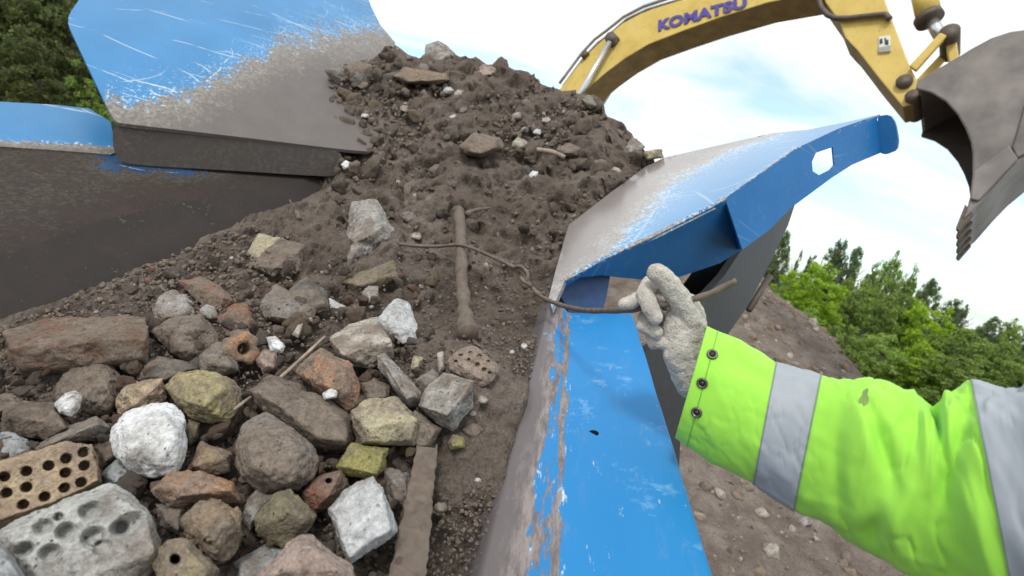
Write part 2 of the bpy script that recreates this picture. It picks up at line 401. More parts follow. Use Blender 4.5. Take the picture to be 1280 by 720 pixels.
def glovemat():
    m, nt, b = newmat('dirty_grey_knit'); co = coords(nt, False)
    n = noise(nt, co, 26, 5, .7); n2 = noise(nt, co, 330, 3, .6); n3 = noise(nt, co, 90, 4, .7)
    c = mixc(nt, ramp(nt, n, [(.48, 0.0), (.70, .55)]), (.60, .56, .505), (.36, .31, .26))
    c = mixc(nt, .6, c, ramp(nt, n3, [(.3, .65), (.7, 1.25)]), 'MULTIPLY'); c = mixc(nt, .4, c, ramp(nt, n2, [(.35, .6), (.65, 1.25)]), 'MULTIPLY')
    nt.links.new(c, b.inputs['Base Color']); b.inputs['Roughness'].default_value = .95; b.inputs['Sheen Weight'].default_value = .35; b.inputs['Specular IOR Level'].default_value = .1
    bump(nt, b, math_(nt, 'ADD', math_(nt, 'MULTIPLY', n3, 1.3), n2), 1.0, .004); return m
MAT['glove'] = glovemat()
MAT['snap'] = simple('dark_snap', (.05, .05, .045), .4, .6)
MAT['snaprim'] = simple('snap_rim', (.13, .13, .11), .35, .7)
def leafmat(name, a, b_, c):
    m, nt, b = newmat(name); co = coords(nt)
    n = noise(nt, co, .9, 3); wn = nd(nt, 'ShaderNodeTexWhiteNoise', noise_dimensions='3D', i_Vector=nd(nt, 'ShaderNodeNewGeometry').outputs['Random Per Island']).outputs['Value']
    col = ramp(nt, math_(nt, 'ADD', math_(nt, 'MULTIPLY', n, .55), math_(nt, 'MULTIPLY', wn, .45)), [(.25, a), (.5, b_), (.75, c)])
    oi = nd(nt, 'ShaderNodeObjectInfo').outputs['Random']
    col = mixc(nt, 1.0, col, ramp(nt, oi, [(0, .8), (1, 1.2)]), 'MULTIPLY')
    nt.links.new(col, b.inputs['Base Color']); b.inputs['Roughness'].default_value = .7; b.inputs['Specular IOR Level'].default_value = .2
    tr = nd(nt, 'ShaderNodeBsdfTranslucent', i_Color=col); mx = nd(nt, 'ShaderNodeMixShader', i_Fac=.45)
    nt.links.new(b.outputs[0], mx.inputs[1]); nt.links.new(tr.outputs[0], mx.inputs[2])
    nt.links.new(mx.outputs[0], nt.nodes['Material Output'].inputs['Surface'])
    return m
MAT['leaf_dark'] = leafmat('dark_leaf', (.13, .18, .085), (.18, .245, .11), (.23, .30, .13))
MAT['leaf_mid'] = leafmat('mid_leaf', (.19, .28, .07), (.27, .38, .095), (.35, .47, .12))
MAT['leaf_bright'] = leafmat('bright_leaf', (.24, .38, .035), (.34, .5, .05), (.42, .6, .07))
MAT['leaf_deep'] = leafmat('deep_green_leaf', (.10, .135, .055), (.15, .19, .07), (.24, .24, .075))  # dark olive green of the foliage on the left
MAT['bark'] = woodmat('bark', (.06, .05, .04), (.14, .12, .1))
MAT['grass'] = soilmat('grassy_earth', (.03, .045, .018), (.045, .06, .022), (.08, .085, .035))

# ------------------------------------------------------------------ heap depth
YK = np.array([-60, 0, 70, 170, 266, 330, 390, 440, 495, 530, 620, 720, 800, 960.])
DK = np.array([3.75, 3.4, 3.1, 2.6, 2.1, 1.75, 1.45, 1.2, 1.03, .97, .82, .70, .62, .50])
def heapd(x, y):
    return np.interp(np.asarray(y, float) + .12 * (640 - np.asarray(x, float)), YK, DK)
WALLB = [(-200, 492), (0, 410), (130, 355), (250, 302), (400, 250), (424, 222), (414, 180)]
RIGHTB = [(540, 960), (600, 720), (645, 545), (672, 440), (690, 375), (700, 325), (711, 282), (750, 250), (806, 209), (816, 196)]
SIL = np.array([(405, 100), (413, 93), (424, 83), (446, 75), (470, 66), (482, 58), (497, 54), (506, 70), (524, 70), (540, 60), (562, 62), (572, 71), (596, 70), (608, 80), (640, 90), (660, 88), (682, 104), (700, 108), (730, 114), (748, 124), (756, 139), (766, 150), (786, 161), (800, 174), (808, 196), (822, 210)], float)

def build_heap():
    xs = np.arange(-150, 822, 3.6); nt_ = 250
    rows = []
    for t in np.linspace(0, 1, nt_):
        top = np.where(xs < 412, np.interp(xs, [-200, 0, 130, 250, 340, 412], [430, 330, 240, 165, 122, 96]), np.interp(xs, SIL[:, 0], SIL[:, 1] + 3))
        rows.append((xs, 900 + (top - 900) * t ** .93))
    X = np.array([r[0] for r in rows]); Y = np.array([r[1] for r in rows])
    wallpoly = [(-400, -300), (-400, 574), ] + WALLB[0:] + [(410, 92), (410, -300)]
    outL = np.where(pip(X, Y, wallpoly), pdist(X, Y, WALLB + [(410, 92)]), 0)
    rp = RIGHTB + [(816, -300), (1200, -300), (1200, 960)]
    outR = np.where(pip(X, Y, rp), pdist(X, Y, RIGHTB), 0)
    D = heapd(X, Y) + .008 * outL * 1.5 + .009 * outR
    W = PA(X, Y, D)
    fwd = np.array([0, 1, 0.])
    n = fbm(W * 2.2, 4, 3, .55) * .045 + fbm(W * 9, 4, 9, .6) * .034 + np.abs(fbm(W * 24, 4, 5, .65)) * .014 + fbm(W * 60, 3, 15, .6) * .006 - .006
    amp = np.clip(D / 1.6, .45, 1.5)
    vdir = (W - CAM); vdir /= np.linalg.norm(vdir, axis=-1, keepdims=True)
    low = sstep(330, 420, Y) * .028                      # soil sinks below the loose bricks in front
    disp = n * amp - low
    W = W - vdir * disp[..., None] + (n * amp * .35)[..., None] * ZUP
    extra = []
    for k in range(1, 14):                               # far side of the heap
        b = W[-1] + fwd * .12 * k + np.array([.03 * k, 0, 0]) - ZUP * (.004 * k * k)
        b = b + (fbm(b * 6, 4, 21)[..., None] * .05) * np.array([.3, .5, .8]); extra.append(b)
    allW = np.concatenate([W, np.array(extra)], 0)
    oL = np.concatenate([outL, np.repeat(outL[-1:], 13, 0)]); oR = np.concatenate([outR, np.repeat(outR[-1:], 13, 0)])
    bad = (oL > 42) | (oR > 60)
    h, w = allW.shape[:2]; idx = np.arange(h * w).reshape(h, w)
    ok = ~(bad[:-1, :-1] | bad[1:, :-1] | bad[:-1, 1:] | bad[1:, 1:])
    q = np.stack([idx[:-1, :-1], idx[:-1, 1:], idx[1:, 1:], idx[1:, :-1]], -1)[ok]
    used = np.unique(q); remap = np.full(h * w, -1); remap[used] = np.arange(len(used))
    o = obj('soil_heap', allW.reshape(-1, 3)[used], remap[q], MAT['soil'])
    tag(o, 'dark brown heap of soil and rubble filling the blue hopper', 'soil heap', kind='stuff')
build_heap()

# ------------------------------------------------------------------ rocks
def ico(level):
    bm = bmesh.new(); bmesh.ops.create_icosphere(bm, subdivisions=level, radius=1)
    v = np.array([p.co[:] for p in bm.verts]); f = [[q.index for q in t.verts] for t in bm.faces]; bm.free(); return v, f
ICO = {k: ico(k) for k in (3, 4, 5, 6, 7)}
def hull_planes(pts):
    bm = bmesh.new()
    for p in pts: bm.verts.new(p)
    bmesh.ops.convex_hull(bm, input=bm.verts[:]); bmesh.ops.recalc_face_normals(bm, faces=bm.faces[:])
    n, h = [], []
    for f in bm.faces:
        if f.calc_area() < 1e-9: continue
        nn = f.normal; d = nn.dot(f.verts[0].co)
        if d < 0: nn, d = -nn, -d
        n.append(nn[:]); h.append(max(d, 1e-4))
    bm.free(); return np.array(n), np.array(h)
def rock_shape(pts, k=22, level=5, rough=.05, seed=0, fine=.012):
    pts = np.asarray(pts); c = pts.mean(0); q = pts - c
    u, s, vt = np.linalg.svd(q, full_matrices=False); ext = np.abs(q @ vt.T).max(0)
    n, h = hull_planes([Vector(p) for p in q])
    v, f = ICO[level]
    d = (v * ext) @ vt; L = np.linalg.norm(d, axis=1, keepdims=True); d = d / L
    a = np.maximum(d @ n.T, 0) / h
    am = a.max(1); r = 1 / (am * np.power(a / am[:, None], k).sum(1) ** (1 / k))
    V = d * r[:, None]; size = ext.mean()
    pn = V / size
    disp = fbm(pn * 1.6 + seed * 3.7, 4, seed, .55) * rough + fbm(pn * 7 + seed, 4, seed + 50, .65) * fine * 1.8 - np.maximum(0, fbm(pn * 2.6 - seed, 4, seed + 90, .6) - .3) * rough * 2.0
    V = V + d * (disp * size)[:, None]
    return V + c, f
EYE = lambda p: (CAM - p) / np.linalg.norm(CAM - p)
ROCKS = []
def outline_rock(name, outl, mat, label, cat, ridge=(), k=22, rough=.05, raise_=.45, back=.7, level=None, push=0.0, holes=(), dep=None, parent=None, group=None):
    """a solid block whose widest section is the outline; faces meet at the given ridge points"""
    o = np.array(outl, float); k = k * (3.2 if k >= 28 else 2.1); o = o.mean(0) + (o - o.mean(0)) * 1.07; cx, cy = o.mean(0); w = np.ptp(o[:, 0]); h = np.ptp(o[:, 1]); s = math.sqrt(w * h)
    d0 = float(heapd(cx, cy)) if dep is None else dep
    m = s / F * d0
    d0 = d0 - .02 * min(1, s / 60) + push
    pts = []
    for x, y in o:                                     # local slope of the heap keeps each piece lying on it
        dd = d0 + (float(heapd(x, y)) - float(heapd(cx, cy))) * (.6 if dep is None else 0)
        pts.append(P(x, y, dd))
    e = EYE(P(cx, cy, d0))
    if len(ridge):
        for r_ in ridge:
            x, y = r_[:2]; rr = r_[2] if len(r_) > 2 else raise_
            dd = d0 + (float(heapd(x, y)) - float(heapd(cx, cy))) * (.6 if dep is None else 0); pts.append(P(x, y, dd) + e * m * rr)
    else:
        rnd = random.Random(int(cx * 7 + cy * 13))
        for x, y in o:
            f = rnd.uniform(.35, .7); xx, yy = cx + (x - cx) * f, cy + (y - cy) * f
            dd = d0 + (float(heapd(xx, yy)) - float(heapd(cx, cy))) * (.6 if dep is None else 0)
            pts.append(P(xx, yy, dd) + e * m * raise_ * rnd.uniform(.7, 1.1))
    for x, y in o:
        xx, yy = cx + (x - cx) * .75, cy + (y - cy) * .75
        pts.append(P(xx, yy, d0) - e * m * back)
    if level is None: level = 6 if s > 55 else 5 if s > 22 else 4
    V, f = rock_shape(pts, k, level, rough, seed=int(cx + 3 * cy) % 997)
    if holes:
        px, py, pd = proj(V); V = V.copy()
        front = ((V - P(cx, cy, d0)) @ e) > -.1 * m
        for hx, hy, hr, dp, soft, asp, ang in holes:
            ca, sa = math.cos(ang), math.sin(ang); ux = (px - hx) * ca + (py - hy) * sa; uy = (-(px - hx) * sa + (py - hy) * ca) / asp
            rr = np.hypot(ux, uy) / hr
            dd = (1 - sstep(1 - soft, 1 + .05, rr)) * front
            V = V - e * (dd * dp)[:, None]
    ob = obj(name, V, f, MAT[mat], parent)
    if parent is None: tag(ob, label, cat, group)
    ROCKS.append((cx, cy, s)); return ob
def S(x0, y0, sc, pts): return [(x0 + x / sc, y0 + y / sc) for x, y in pts]

B, G = 'brick', 'stone'
r = outline_rock
r('brick', [(8, 415), (69, 399), (150, 394), (178, 399), (179, 455), (144, 458), (92, 459), (31, 470), (20, 455)], 'brickbrown', 'long dusty brown brick lying against the dark steel wall', B, [(20, 436, .5), (95, 423, .5), (178, 424, .5), (30, 460, .25), (177, 447, .25)], k=40, rough=.04)
r('boulder', [(67, 488), (80, 466), (106, 447), (133, 448), (151, 469), (158, 476), (148, 495), (139, 519), (119, 523), (103, 519), (69, 502)], 'brown', 'rounded dark brown stone just below the long dusty brown brick', G, k=10, push=.02)
r('pebble', [(68, 505), (80, 492), (94, 489), (102, 494), (100, 510), (89, 521), (75, 516)], 'white', 'small white pebble resting on the rounded dark stone at left', G, k=14, push=-.05)
r('brick', [(6, 512), (30, 502), (69, 505), (88, 535), (56, 549), (8, 541)], 'darkbrown', 'dark brown brick half buried below the white pebble at left', B, [(12, 518), (68, 512), (80, 535)], k=36)
r('brick', [(-12, 491), (22, 491), (30, 504), (6, 516), (-12, 526)], 'darkbrown', 'dark broken brick at the left edge under the long brick', B)
r('stone', [(-14, 543), (17, 539), (42, 558), (40, 571), (0, 582), (-14, 582)], 'bluegrey', 'pale grey stone at the left edge above the perforated brick', G, k=16)
r('brick', [(40, 560), (83, 535), (119, 521), (136, 535), (122, 548), (83, 555), (44, 570)], 'grey', 'narrow grey brick piece wedged above the perforated brick', B, [(60, 556), (120, 531)], k=30)
ph = [(5, 596), (33, 589), (61, 582), (83, 573), (105, 565), (8, 616), (33, 609), (82, 591), (106, 582), (29, 631), (81, 610), (102, 603), (-14, 602), (-12, 622), (56, 621)]
r('perforated_brick', [(-30, 588), (42, 566), (80, 554), (114, 558), (122, 588), (125, 606), (69, 634), (33, 646), (-30, 668)], 'perf', 'tan brick with rows of round holes at the left edge', B,
  [(-26, 600, .35), (42, 572, .35), (84, 560, .35), (112, 564, .35), (120, 600, .35), (66, 626, .35), (-24, 656, .35)], k=40, rough=.025, level=7, holes=[(x, y, 7.6, .035, .18, .85, -.3) for x, y in ph])
sh = [(53, 659, 14), (82, 664, 14), (113, 638, 15), (117, 672, 17), (128, 684, 12), (30, 687, 12), (62, 692, 15), (164, 656, 20), (150, 660, 14), (73, 646, 7)]
r('dimpled_slab', [(-4, 671), (17, 656), (56, 639), (97, 620), (133, 610), (156, 616), (178, 634), (192, 664), (198, 684), (192, 706), (156, 738), (60, 752), (18, 742), (-5, 700)], 'slab', 'large pale grey slab with rows of round dimples in the lower left corner', 'slab',
  [(20, 668, .3), (100, 632, .3), (140, 622, .3), (178, 650, .3), (186, 690, .3), (60, 735, .3)], k=30, rough=.03, level=7, push=-.05, holes=[(x, y, q * 1.15, .022, .5, .72, -.4) for x, y, q in sh])
r('stone', [(-30, 668), (0, 675), (14, 697), (32, 724), (24, 750), (-30, 750)], 'bluegrey', 'smooth blue grey stone cut off by the lower left corner', G, k=14, push=-.09)
r('limestone', [(139, 543), (156, 517), (189, 507), (212, 505), (231, 522), (232, 559), (222, 588), (189, 597), (165, 588), (142, 564)], 'white', 'large bright white rock among the bricks at left', 'rock', [(160, 535, .4), (205, 520, .4), (218, 545, .45), (200, 575, .3), (165, 570, .35)], k=20, rough=.04, push=-.05)
r('stone', [(146, 489), (161, 477), (201, 474), (207, 498), (189, 512), (150, 518)], 'layered', 'layered tan stone just above the large white rock', G, [(160, 485), (198, 482), (165, 508)], k=30)
r('brick', [(208, 483), (226, 465), (258, 465), (283, 474), (299, 486), (296, 511), (286, 526), (263, 528), (240, 522), (222, 505)], 'yellow', 'broken yellow brick with a chipped corner right of the white rock', B, [(226, 473, .35), (281, 481, .45), (256, 507, .55), (225, 499, .35)], k=36, push=-.03)
r('brick', [(262, 508), (284, 484), (301, 490), (306, 530), (286, 548), (262, 540)], 'brown', 'brown brick leaning behind the boulder beside the yellow brick', B, push=.03)
r('stone', [(190, 391), (199, 369), (216, 361), (233, 366), (243, 383), (240, 397), (222, 407), (197, 404)], 'lightgrey', 'rough light grey stone resting near the dark wall', G, k=12, rough=.12)
r('pebble', [(249, 387), (258, 380), (268, 383), (272, 393), (263, 399), (252, 395)], 'lightgrey', 'small round grey pebble right of the rough grey stone', G, k=10)
r('stone', [(191, 413), (213, 399), (249, 392), (272, 422), (263, 438), (238, 452), (213, 441)], 'brown', 'grey brown block under the rough light grey stone', G, [(215, 410), (250, 402), (225, 438)], k=30, push=.01)
r('brick', [(224, 352), (252, 347), (277, 358), (291, 377), (272, 388), (247, 376)], 'red', 'dusty red brick half buried below the dark wall', B, [(240, 356), (280, 372)], k=30)
r('brick', [(272, 397), (291, 381), (308, 381), (316, 399), (311, 413), (294, 426), (283, 419)], 'red', 'red brick piece above the orange pipe piece', B, [(292, 392, .6), (310, 390, .4)], k=32)
r('stone', [(249, 444), (272, 427), (288, 433), (291, 449), (299, 463), (277, 471), (252, 465)], 'grey', 'grey faceted stone left of the orange pipe piece', G, k=20)
r('stone', [(170, 460), (197, 446), (230, 452), (247, 461), (224, 471), (205, 480), (172, 476)], 'darkgrey', 'flat dark stone above the layered tan stone', G, k=20, push=.01)
r('stone', [(325, 380), (345, 356), (369, 370), (395, 385), (390, 401), (358, 404), (333, 399)], 'grey', 'grey faceted block above the pink brick piece', G, k=30, push=.01)
r('chip', [(333, 422), (344, 420), (356, 433), (352, 441), (338, 438)], 'white', 'small white plaster chip beside the orange pipe piece', 'chip', k=26, push=-.03)
r('brick', [(319, 449), (330, 436), (347, 441), (346, 461), (330, 467)], 'pink', 'pale pink brick piece under the white plaster chip', B, k=24)
r('stone', [(309, 316), (324, 292), (351, 298), (349, 308), (334, 323), (316, 328)], 'paleyellow', 'pale yellow stone below the end of the dark wall', G, k=26)
r('brick', [(330, 308), (352, 299), (378, 308), (374, 338), (338, 342), (312, 330)], 'brown', 'brown brick beside the pale yellow stone', B, [(350, 308), (372, 314), (345, 334)], k=32)
r('concrete_lump', [(440, 253), (467, 251), (480, 267), (493, 288), (488, 300), (467, 308), (447, 330), (427, 337), (426, 320), (438, 290)], 'lightgrey', 'large light grey concrete lump in the middle of the heap', 'concrete', [(455, 262, .3), (478, 282, .4), (462, 297, .5), (445, 300, .35)], k=24, rough=.08, push=-.03)
r('stone', [(427, 354), (447, 342), (470, 336), (492, 325), (497, 345), (470, 362), (440, 364)], 'olive', 'dusty olive stone under the grey concrete lump', G, k=14, push=.02)
r('chip', [(452, 367), (460, 357), (473, 358), (473, 373), (460, 379)], 'lightgrey', 'small pale block above the white pointed rock', 'chip', k=24)
r('chip', [(411, 372), (432, 383), (421, 388), (413, 385)], 'white', 'sharp white chip left of the small pale block', 'chip', k=26, push=-.02)
r('brick', [(361, 363), (383, 347), (408, 366), (411, 388), (391, 388), (366, 397)], 'darkgrey', 'grooved grey brick below the brown brick at mid heap', B, [(366, 372), (388, 358), (405, 378)], k=30)
r('stone', [(330, 374), (347, 358), (364, 374), (368, 394), (344, 402), (333, 391)], 'darkgrey', 'dark grey stone left of the grooved grey brick', G, k=18)
r('chip', [(373, 399), (381, 402), (373, 423), (365, 418)], 'beige', 'thin beige chip standing near the twig', 'chip', k=26, push=-.02)
r('limestone', [(474, 397), (485, 381), (497, 372), (510, 381), (520, 403), (521, 425), (504, 429), (490, 417), (479, 414)], 'offwhite', 'white pointed rock behind the beige concrete brick', 'rock', [(495, 385, .4), (508, 410, .35), (484, 405, .4)], k=20, push=-.02)
r('brick', [(413, 422), (438, 408), (471, 397), (488, 425), (490, 446), (465, 460), (443, 457), (427, 448)], 'beige', 'beige concrete brick with a flat top in front of the white pointed rock', B, [(416, 428, .3), (432, 444, .55), (462, 431, .55), (487, 427, .45), (468, 402, .25)], k=40, rough=.04, push=-.03)
r('brick', [(368, 464), (402, 436), (438, 456), (449, 483), (446, 505), (432, 512), (415, 496), (388, 482)], 'orange', 'broken orange brick below the twig', B, [(402, 446, .45), (430, 462, .55), (412, 484, .5), (438, 492, .3)], k=26, push=-.02)
r('pebble', [(402, 492), (414, 485), (422, 489), (421, 497), (406, 500)], 'white', 'tiny white pebble lying on the orange brick', G, k=8, push=-.08)
r('slab', [(473, 446), (482, 442), (525, 489), (525, 503), (510, 509), (474, 461)], 'lightgrey', 'long grey slab slanting down from the beige brick', 'slab', [(480, 452), (518, 494), (508, 498)], k=34, rough=.04, push=-.02)
r('stone', [(450, 478), (468, 471), (488, 483), (486, 500), (457, 505)], 'darkgrey', 'smooth dark grey stone between orange brick and long slab', G, k=10)
r('brick', [(441, 515), (457, 503), (493, 496), (520, 522), (520, 545), (516, 557), (478, 557), (452, 554), (445, 537)], 'paleyellow', 'pale yellow block with a rough flat top', B, [(444, 518, .3), (458, 536, .55), (495, 528, .55), (519, 526, .4), (490, 502, .3), (460, 551, .4), (514, 550, .35)], k=40, rough=.05, push=-.03)
r('block', [(522, 508), (538, 482), (555, 469), (590, 477), (588, 510), (566, 539), (549, 529)], 'lightgrey', 'bright grey block with white broken edges near the soil', 'block', [(526, 508, .35), (559, 519, .6), (586, 482, .5), (556, 473, .25)], k=36, rough=.06, push=-.03)
r('block', [(518, 514), (552, 536), (530, 571), (508, 556)], 'grey', 'flat grey tile piece tucked under the bright grey block', 'block', k=34, push=-.01)
pit = [(576, 443, 3), (588, 441, 3), (599, 446, 4), (586, 450, 3), (597, 456, 3.4), (605, 462, 3), (610, 452, 2.5), (570, 452, 2.6), (612, 466, 2.5)]
r('pitted_brick', [(559, 453), (574, 438), (591, 433), (605, 440), (624, 459), (613, 478), (602, 484), (586, 476), (563, 463)], 'pitted', 'brown brick piece pitted with small holes lying in the soil', B, k=20, raise_=.3, level=6, rough=.04, push=-.03, holes=[(x, y, q, .012, .5, 1, 0) for x, y, q in pit])
r('pebble', [(560, 553), (566, 543), (581, 547), (581, 559), (563, 563)], 'lime', 'small yellow green stone at the edge of the soil', G, k=20, push=-.02)
r('pebble', [(577, 537), (591, 529), (606, 536), (598, 549), (583, 549)], 'brown', 'small brown stone behind the yellow green stone', G, k=12)
r('chip', [(513, 461), (517, 444), (529, 447), (522, 464)], 'paleyellow', 'small yellowish chip standing beside the long grey slab', 'chip', k=24, push=-.01)
r('stone', [(520, 475), (541, 461), (549, 469), (547, 484), (527, 489)], 'grey', 'grey stone with a pale top behind the bright grey block', G, k=18)
r('chip', [(546, 441), (554, 439), (557, 461), (548, 467)], 'beige', 'narrow pale chip standing left of the pitted brick', 'chip', k=24, push=-.01)
r('brick', [(313, 489), (341, 472), (379, 482), (431, 517), (441, 550), (426, 566), (384, 562), (351, 524), (322, 510)], 'brown', 'long grey brown brick slanting across the middle of the rubble', B, [(322, 492, .4), (345, 481, .35), (425, 524, .45), (428, 550, .45), (350, 508, .5), (395, 545, .5)], k=26, rough=.05)
r('boulder', [(293, 555), (308, 526), (332, 514), (365, 536), (394, 562), (394, 593), (370, 613), (327, 613), (300, 593)], 'grey', 'large grey boulder in the centre of the rubble', 'boulder', k=12, raise_=.5, rough=.05, push=-.04)
r('brick', [(422, 584), (441, 555), (484, 562), (479, 588), (469, 601), (436, 594)], 'lime', 'olive yellow brick piece above the white striped block', B, [(428, 583, .4), (445, 562, .4), (478, 567, .45), (470, 592, .4)], k=34, push=-.02)
r('brick', [(374, 617), (393, 597), (426, 588), (435, 607), (408, 636), (384, 646)], 'red', 'reddish brick piece with a small hole beside the boulder', B, [(384, 613, .4), (424, 594, .4), (408, 622, .5)], k=30, level=6, holes=[(411, 601, 4.5, .03, .3, .8, 0)])
r('block', [(411, 638), (431, 616), (467, 596), (478, 611), (494, 663), (461, 687), (436, 703), (424, 663)], 'offwhite', 'white block with grooved sides near the wooden board', 'block', [(416, 640, .35), (464, 603, .35), (476, 618, .45), (486, 662, .45), (438, 694, .45)], k=34, rough=.05, push=-.05)
r('stone', [(476, 583), (512, 592), (514, 626), (488, 637)], 'grey', 'grey stone between the white striped block and the board', G, k=16)
r('stone', [(321, 647), (346, 616), (365, 613), (394, 645), (384, 665), (356, 684), (322, 670)], 'olive', 'olive brown stone below the large grey boulder', G, [(348, 628, .45), (362, 640, .55), (332, 655, .4), (380, 650, .35)], k=20, push=-.03)
r('stone', [(298, 636), (320, 614), (342, 620), (324, 646), (312, 665)], 'lightgrey', 'speckled white stone left of the olive brown stone', G, rough=.1, k=16)
r('limestone', [(316, 728), (340, 698), (365, 673), (389, 669), (436, 706), (438, 745), (330, 750)], 'pink', 'pinkish white rock cut off by the bottom edge', 'rock', [(368, 684, .4), (388, 682, .4), (418, 712, .4), (345, 715, .4)], k=18, rough=.07, push=-.07)
r('stone', [(227, 648), (247, 622), (272, 625), (298, 634), (304, 653), (300, 692), (283, 704), (264, 702), (240, 678)], 'tan', 'rough yellow brown stone below the tan bricks', G, k=10, rough=.13, raise_=.5, push=-.06)
r('stone', [(193, 696), (211, 676), (233, 672), (250, 687), (274, 712), (262, 740), (198, 740)], 'yellow', 'yellow stone with a round hole at the bottom edge', G, k=16, rough=.08, push=-.07, level=6, holes=[(219, 699, 7, .05, .4, 1, 0)])
r('brick', [(191, 613), (216, 590), (252, 590), (291, 603), (299, 628), (272, 627), (247, 630), (213, 634)], 'orange', 'dusty orange brick right below the large white rock', B, [(205, 610, .35), (250, 600, .45), (285, 613, .45), (225, 620, .4)], k=26, push=-.03)
r('brick', [(236, 586), (252, 553), (289, 567), (287, 590), (263, 594)], 'tan', 'small tan brick between the white rock and the boulder', B, [(245, 582, .4), (256, 562, .4), (283, 572, .4)], k=30, push=-.02)
r('chip', [(230, 546), (236, 523), (251, 527), (248, 546), (236, 558)], 'olive', 'olive chip tucked against the right of the white rock', 'chip', k=20)
r('stone', [(195, 630), (231, 634), (226, 669), (200, 658)], 'grey', 'grey stone under the dusty orange brick', G, k=16, push=-.01)
r('slab', [(290, 704), (336, 681), (362, 690), (332, 745), (296, 745)], 'bluegrey', 'blue grey slab low between pinkish rock and yellow brown stone', 'slab', k=26, push=.01)
r('stone', [(123, 594), (147, 574), (166, 587), (158, 607), (139, 612)], 'bluegrey', 'grey chunk between perforated brick and dimpled slab', G, k=20)
r('brick', [(113, 556), (136, 543), (152, 560), (148, 578), (128, 590)], 'darkbrown', 'dark brown brick end right of the perforated brick', B, k=24, push=.02)
# pieces on the upper heap
r('rock', [(530, 69), (533, 57), (547, 52), (558, 57), (570, 69), (556, 79), (539, 80)], 'lightgrey', 'light grey rock sitting on the very top of the heap', 'rock', k=20)
r('slab', [(494, 95), (506, 84), (558, 92), (562, 100), (544, 106), (506, 104)], 'tan', 'flat tan slab near the top of the heap', 'slab', k=28, push=-.05)
r('clod', [(428, 83), (447, 75), (467, 82), (464, 95), (439, 98)], 'clod', 'grey earth clod at the upper left of the heap', 'clod', k=10, push=-.04)
r('brick', [(592, 91), (604, 80), (623, 83), (618, 95), (598, 97)], 'pink', 'pinkish brick piece right of the top of the heap', B, k=28, push=-.05)
r('clod', [(574, 183), (592, 166), (626, 172), (630, 186), (601, 197), (583, 193)], 'clod', 'big dark clod bulging from the middle of the upper heap', 'clod', k=12, raise_=.6, push=-.09)
r('stone', [(696, 186), (711, 178), (726, 185), (721, 195), (702, 195)], 'grey', 'rounded pale stone on the right slope of the heap', G, k=12, push=-.06)
r('block', [(804, 189), (827, 186), (829, 197), (808, 201)], 'paleyellow', 'yellowish block lying at the top edge of the right plate', 'block', k=34, dep=2.5, push=-.02)
r('stone', [(781, 184), (791, 172), (806, 183), (799, 198), (785, 196)], 'lightgrey', 'grey stone at the right end of the heap beside the plate', G, k=18, push=-.04)
r('pebble', [(426, 206), (432, 200), (438, 203), (437, 210), (430, 212)], 'white', 'round white pebble beside the corner of the left plate', G, k=10, push=-.05)
r('chip', [(661, 219), (666, 213), (673, 215), (670, 225), (663, 224)], 'white', 'white chip on the dark slope below the pale stick', 'chip', k=20, push=-.05)
wl = [(560, 113, 7, 'white tipped stone chip below the tan slab'), (574, 117, 8, 'pale broken stone right of centre near the top'), (568, 147, 7, 'white chip above the big dark clod'), (505, 136, 7, 'whitish chip below the left end of the tan slab'), (457, 144, 6, 'small white chip on the left part of the heap'), (455, 105, 6, 'pale chip below the grey earth clod'), (578, 137, 9, 'grey chip left of the big dark clod'), (646, 145, 8, 'pale chip on the upper right slope'), (672, 165, 6, 'white chip right of the big dark clod'), (683, 150, 6, 'pale chip high on the right slope'), (650, 180, 11, 'pale knobbly stone between the clod and the stick'), (512, 270, 12, 'dusty stone right of the concrete lump'), (520, 245, 5, 'thin pale chip above the rod'), (520, 295, 8, 'pale pebble right of the concrete lump by the rod'), (770, 215, 9, 'pale stone against the right plate edge'), (752, 205, 10, 'grey stone half buried near the right plate'), (550, 634, 11, 'round grey pebble right of the wooden board'), (597, 600, 5, 'tiny white chip in the soil beside the rail'), (640, 440, 4, 'tiny white chip near the rail under the stake'), (655, 432, 5, 'small white chip beside the rail'), (603, 500, 7, 'pale pebble below the pitted brick'), (592, 517, 6, 'small pebble right of the bright grey block')]
for i, (x, y, s, lb) in enumerate(wl):
    q = random.Random(i); n = 7
    o_ = [(x + s * q.uniform(.7, 1.1) * math.cos(6.283 * j / n), y + s * .75 * q.uniform(.7, 1.1) * math.sin(6.283 * j / n)) for j in range(n)]
    r('chip', o_, ('offwhite' if 'white' in lb else 'grey' if 'grey' in lb or 'dusty' in lb else 'beige'), lb, 'chip', k=18, push=-.035)
# orange pipe piece with a real bore
def pipe_piece():
    c = P(305, 436, float(heapd(305, 436)) - .06); e = EYE(c); e = e + np.array([.25, .1, 0]); e /= np.linalg.norm(e)
    a = np.cross(e, ZUP); a /= np.linalg.norm(a); b = np.cross(e, a); m = 640 / 1.25; V, Q = [], []; n = 40
    prof = [(6, -30), (6, 0), (8, 2.5), (13, 2.5), (15.5, 0), (16, -30)]
    for rr, z in prof:
        for k in range(n):
            th = 6.2832 * k / n; w = 1 + .14 * math.sin(3 * th + 1) + .08 * math.sin(7 * th)
            V.append(c + (a * math.cos(th) + b * math.sin(th)) * rr * (w if rr > 9 else 1) / m + e * z / m)
    for i in range(len(prof) - 1):
        for k in range(n): Q.append([i * n + k, i * n + (k + 1) % n, (i + 1) * n + (k + 1) % n, (i + 1) * n + k])
    tag(obj('pipe_piece', V, Q, MAT['orange']), 'short orange clay pipe piece with a round bore', 'pipe')
pipe_piece()

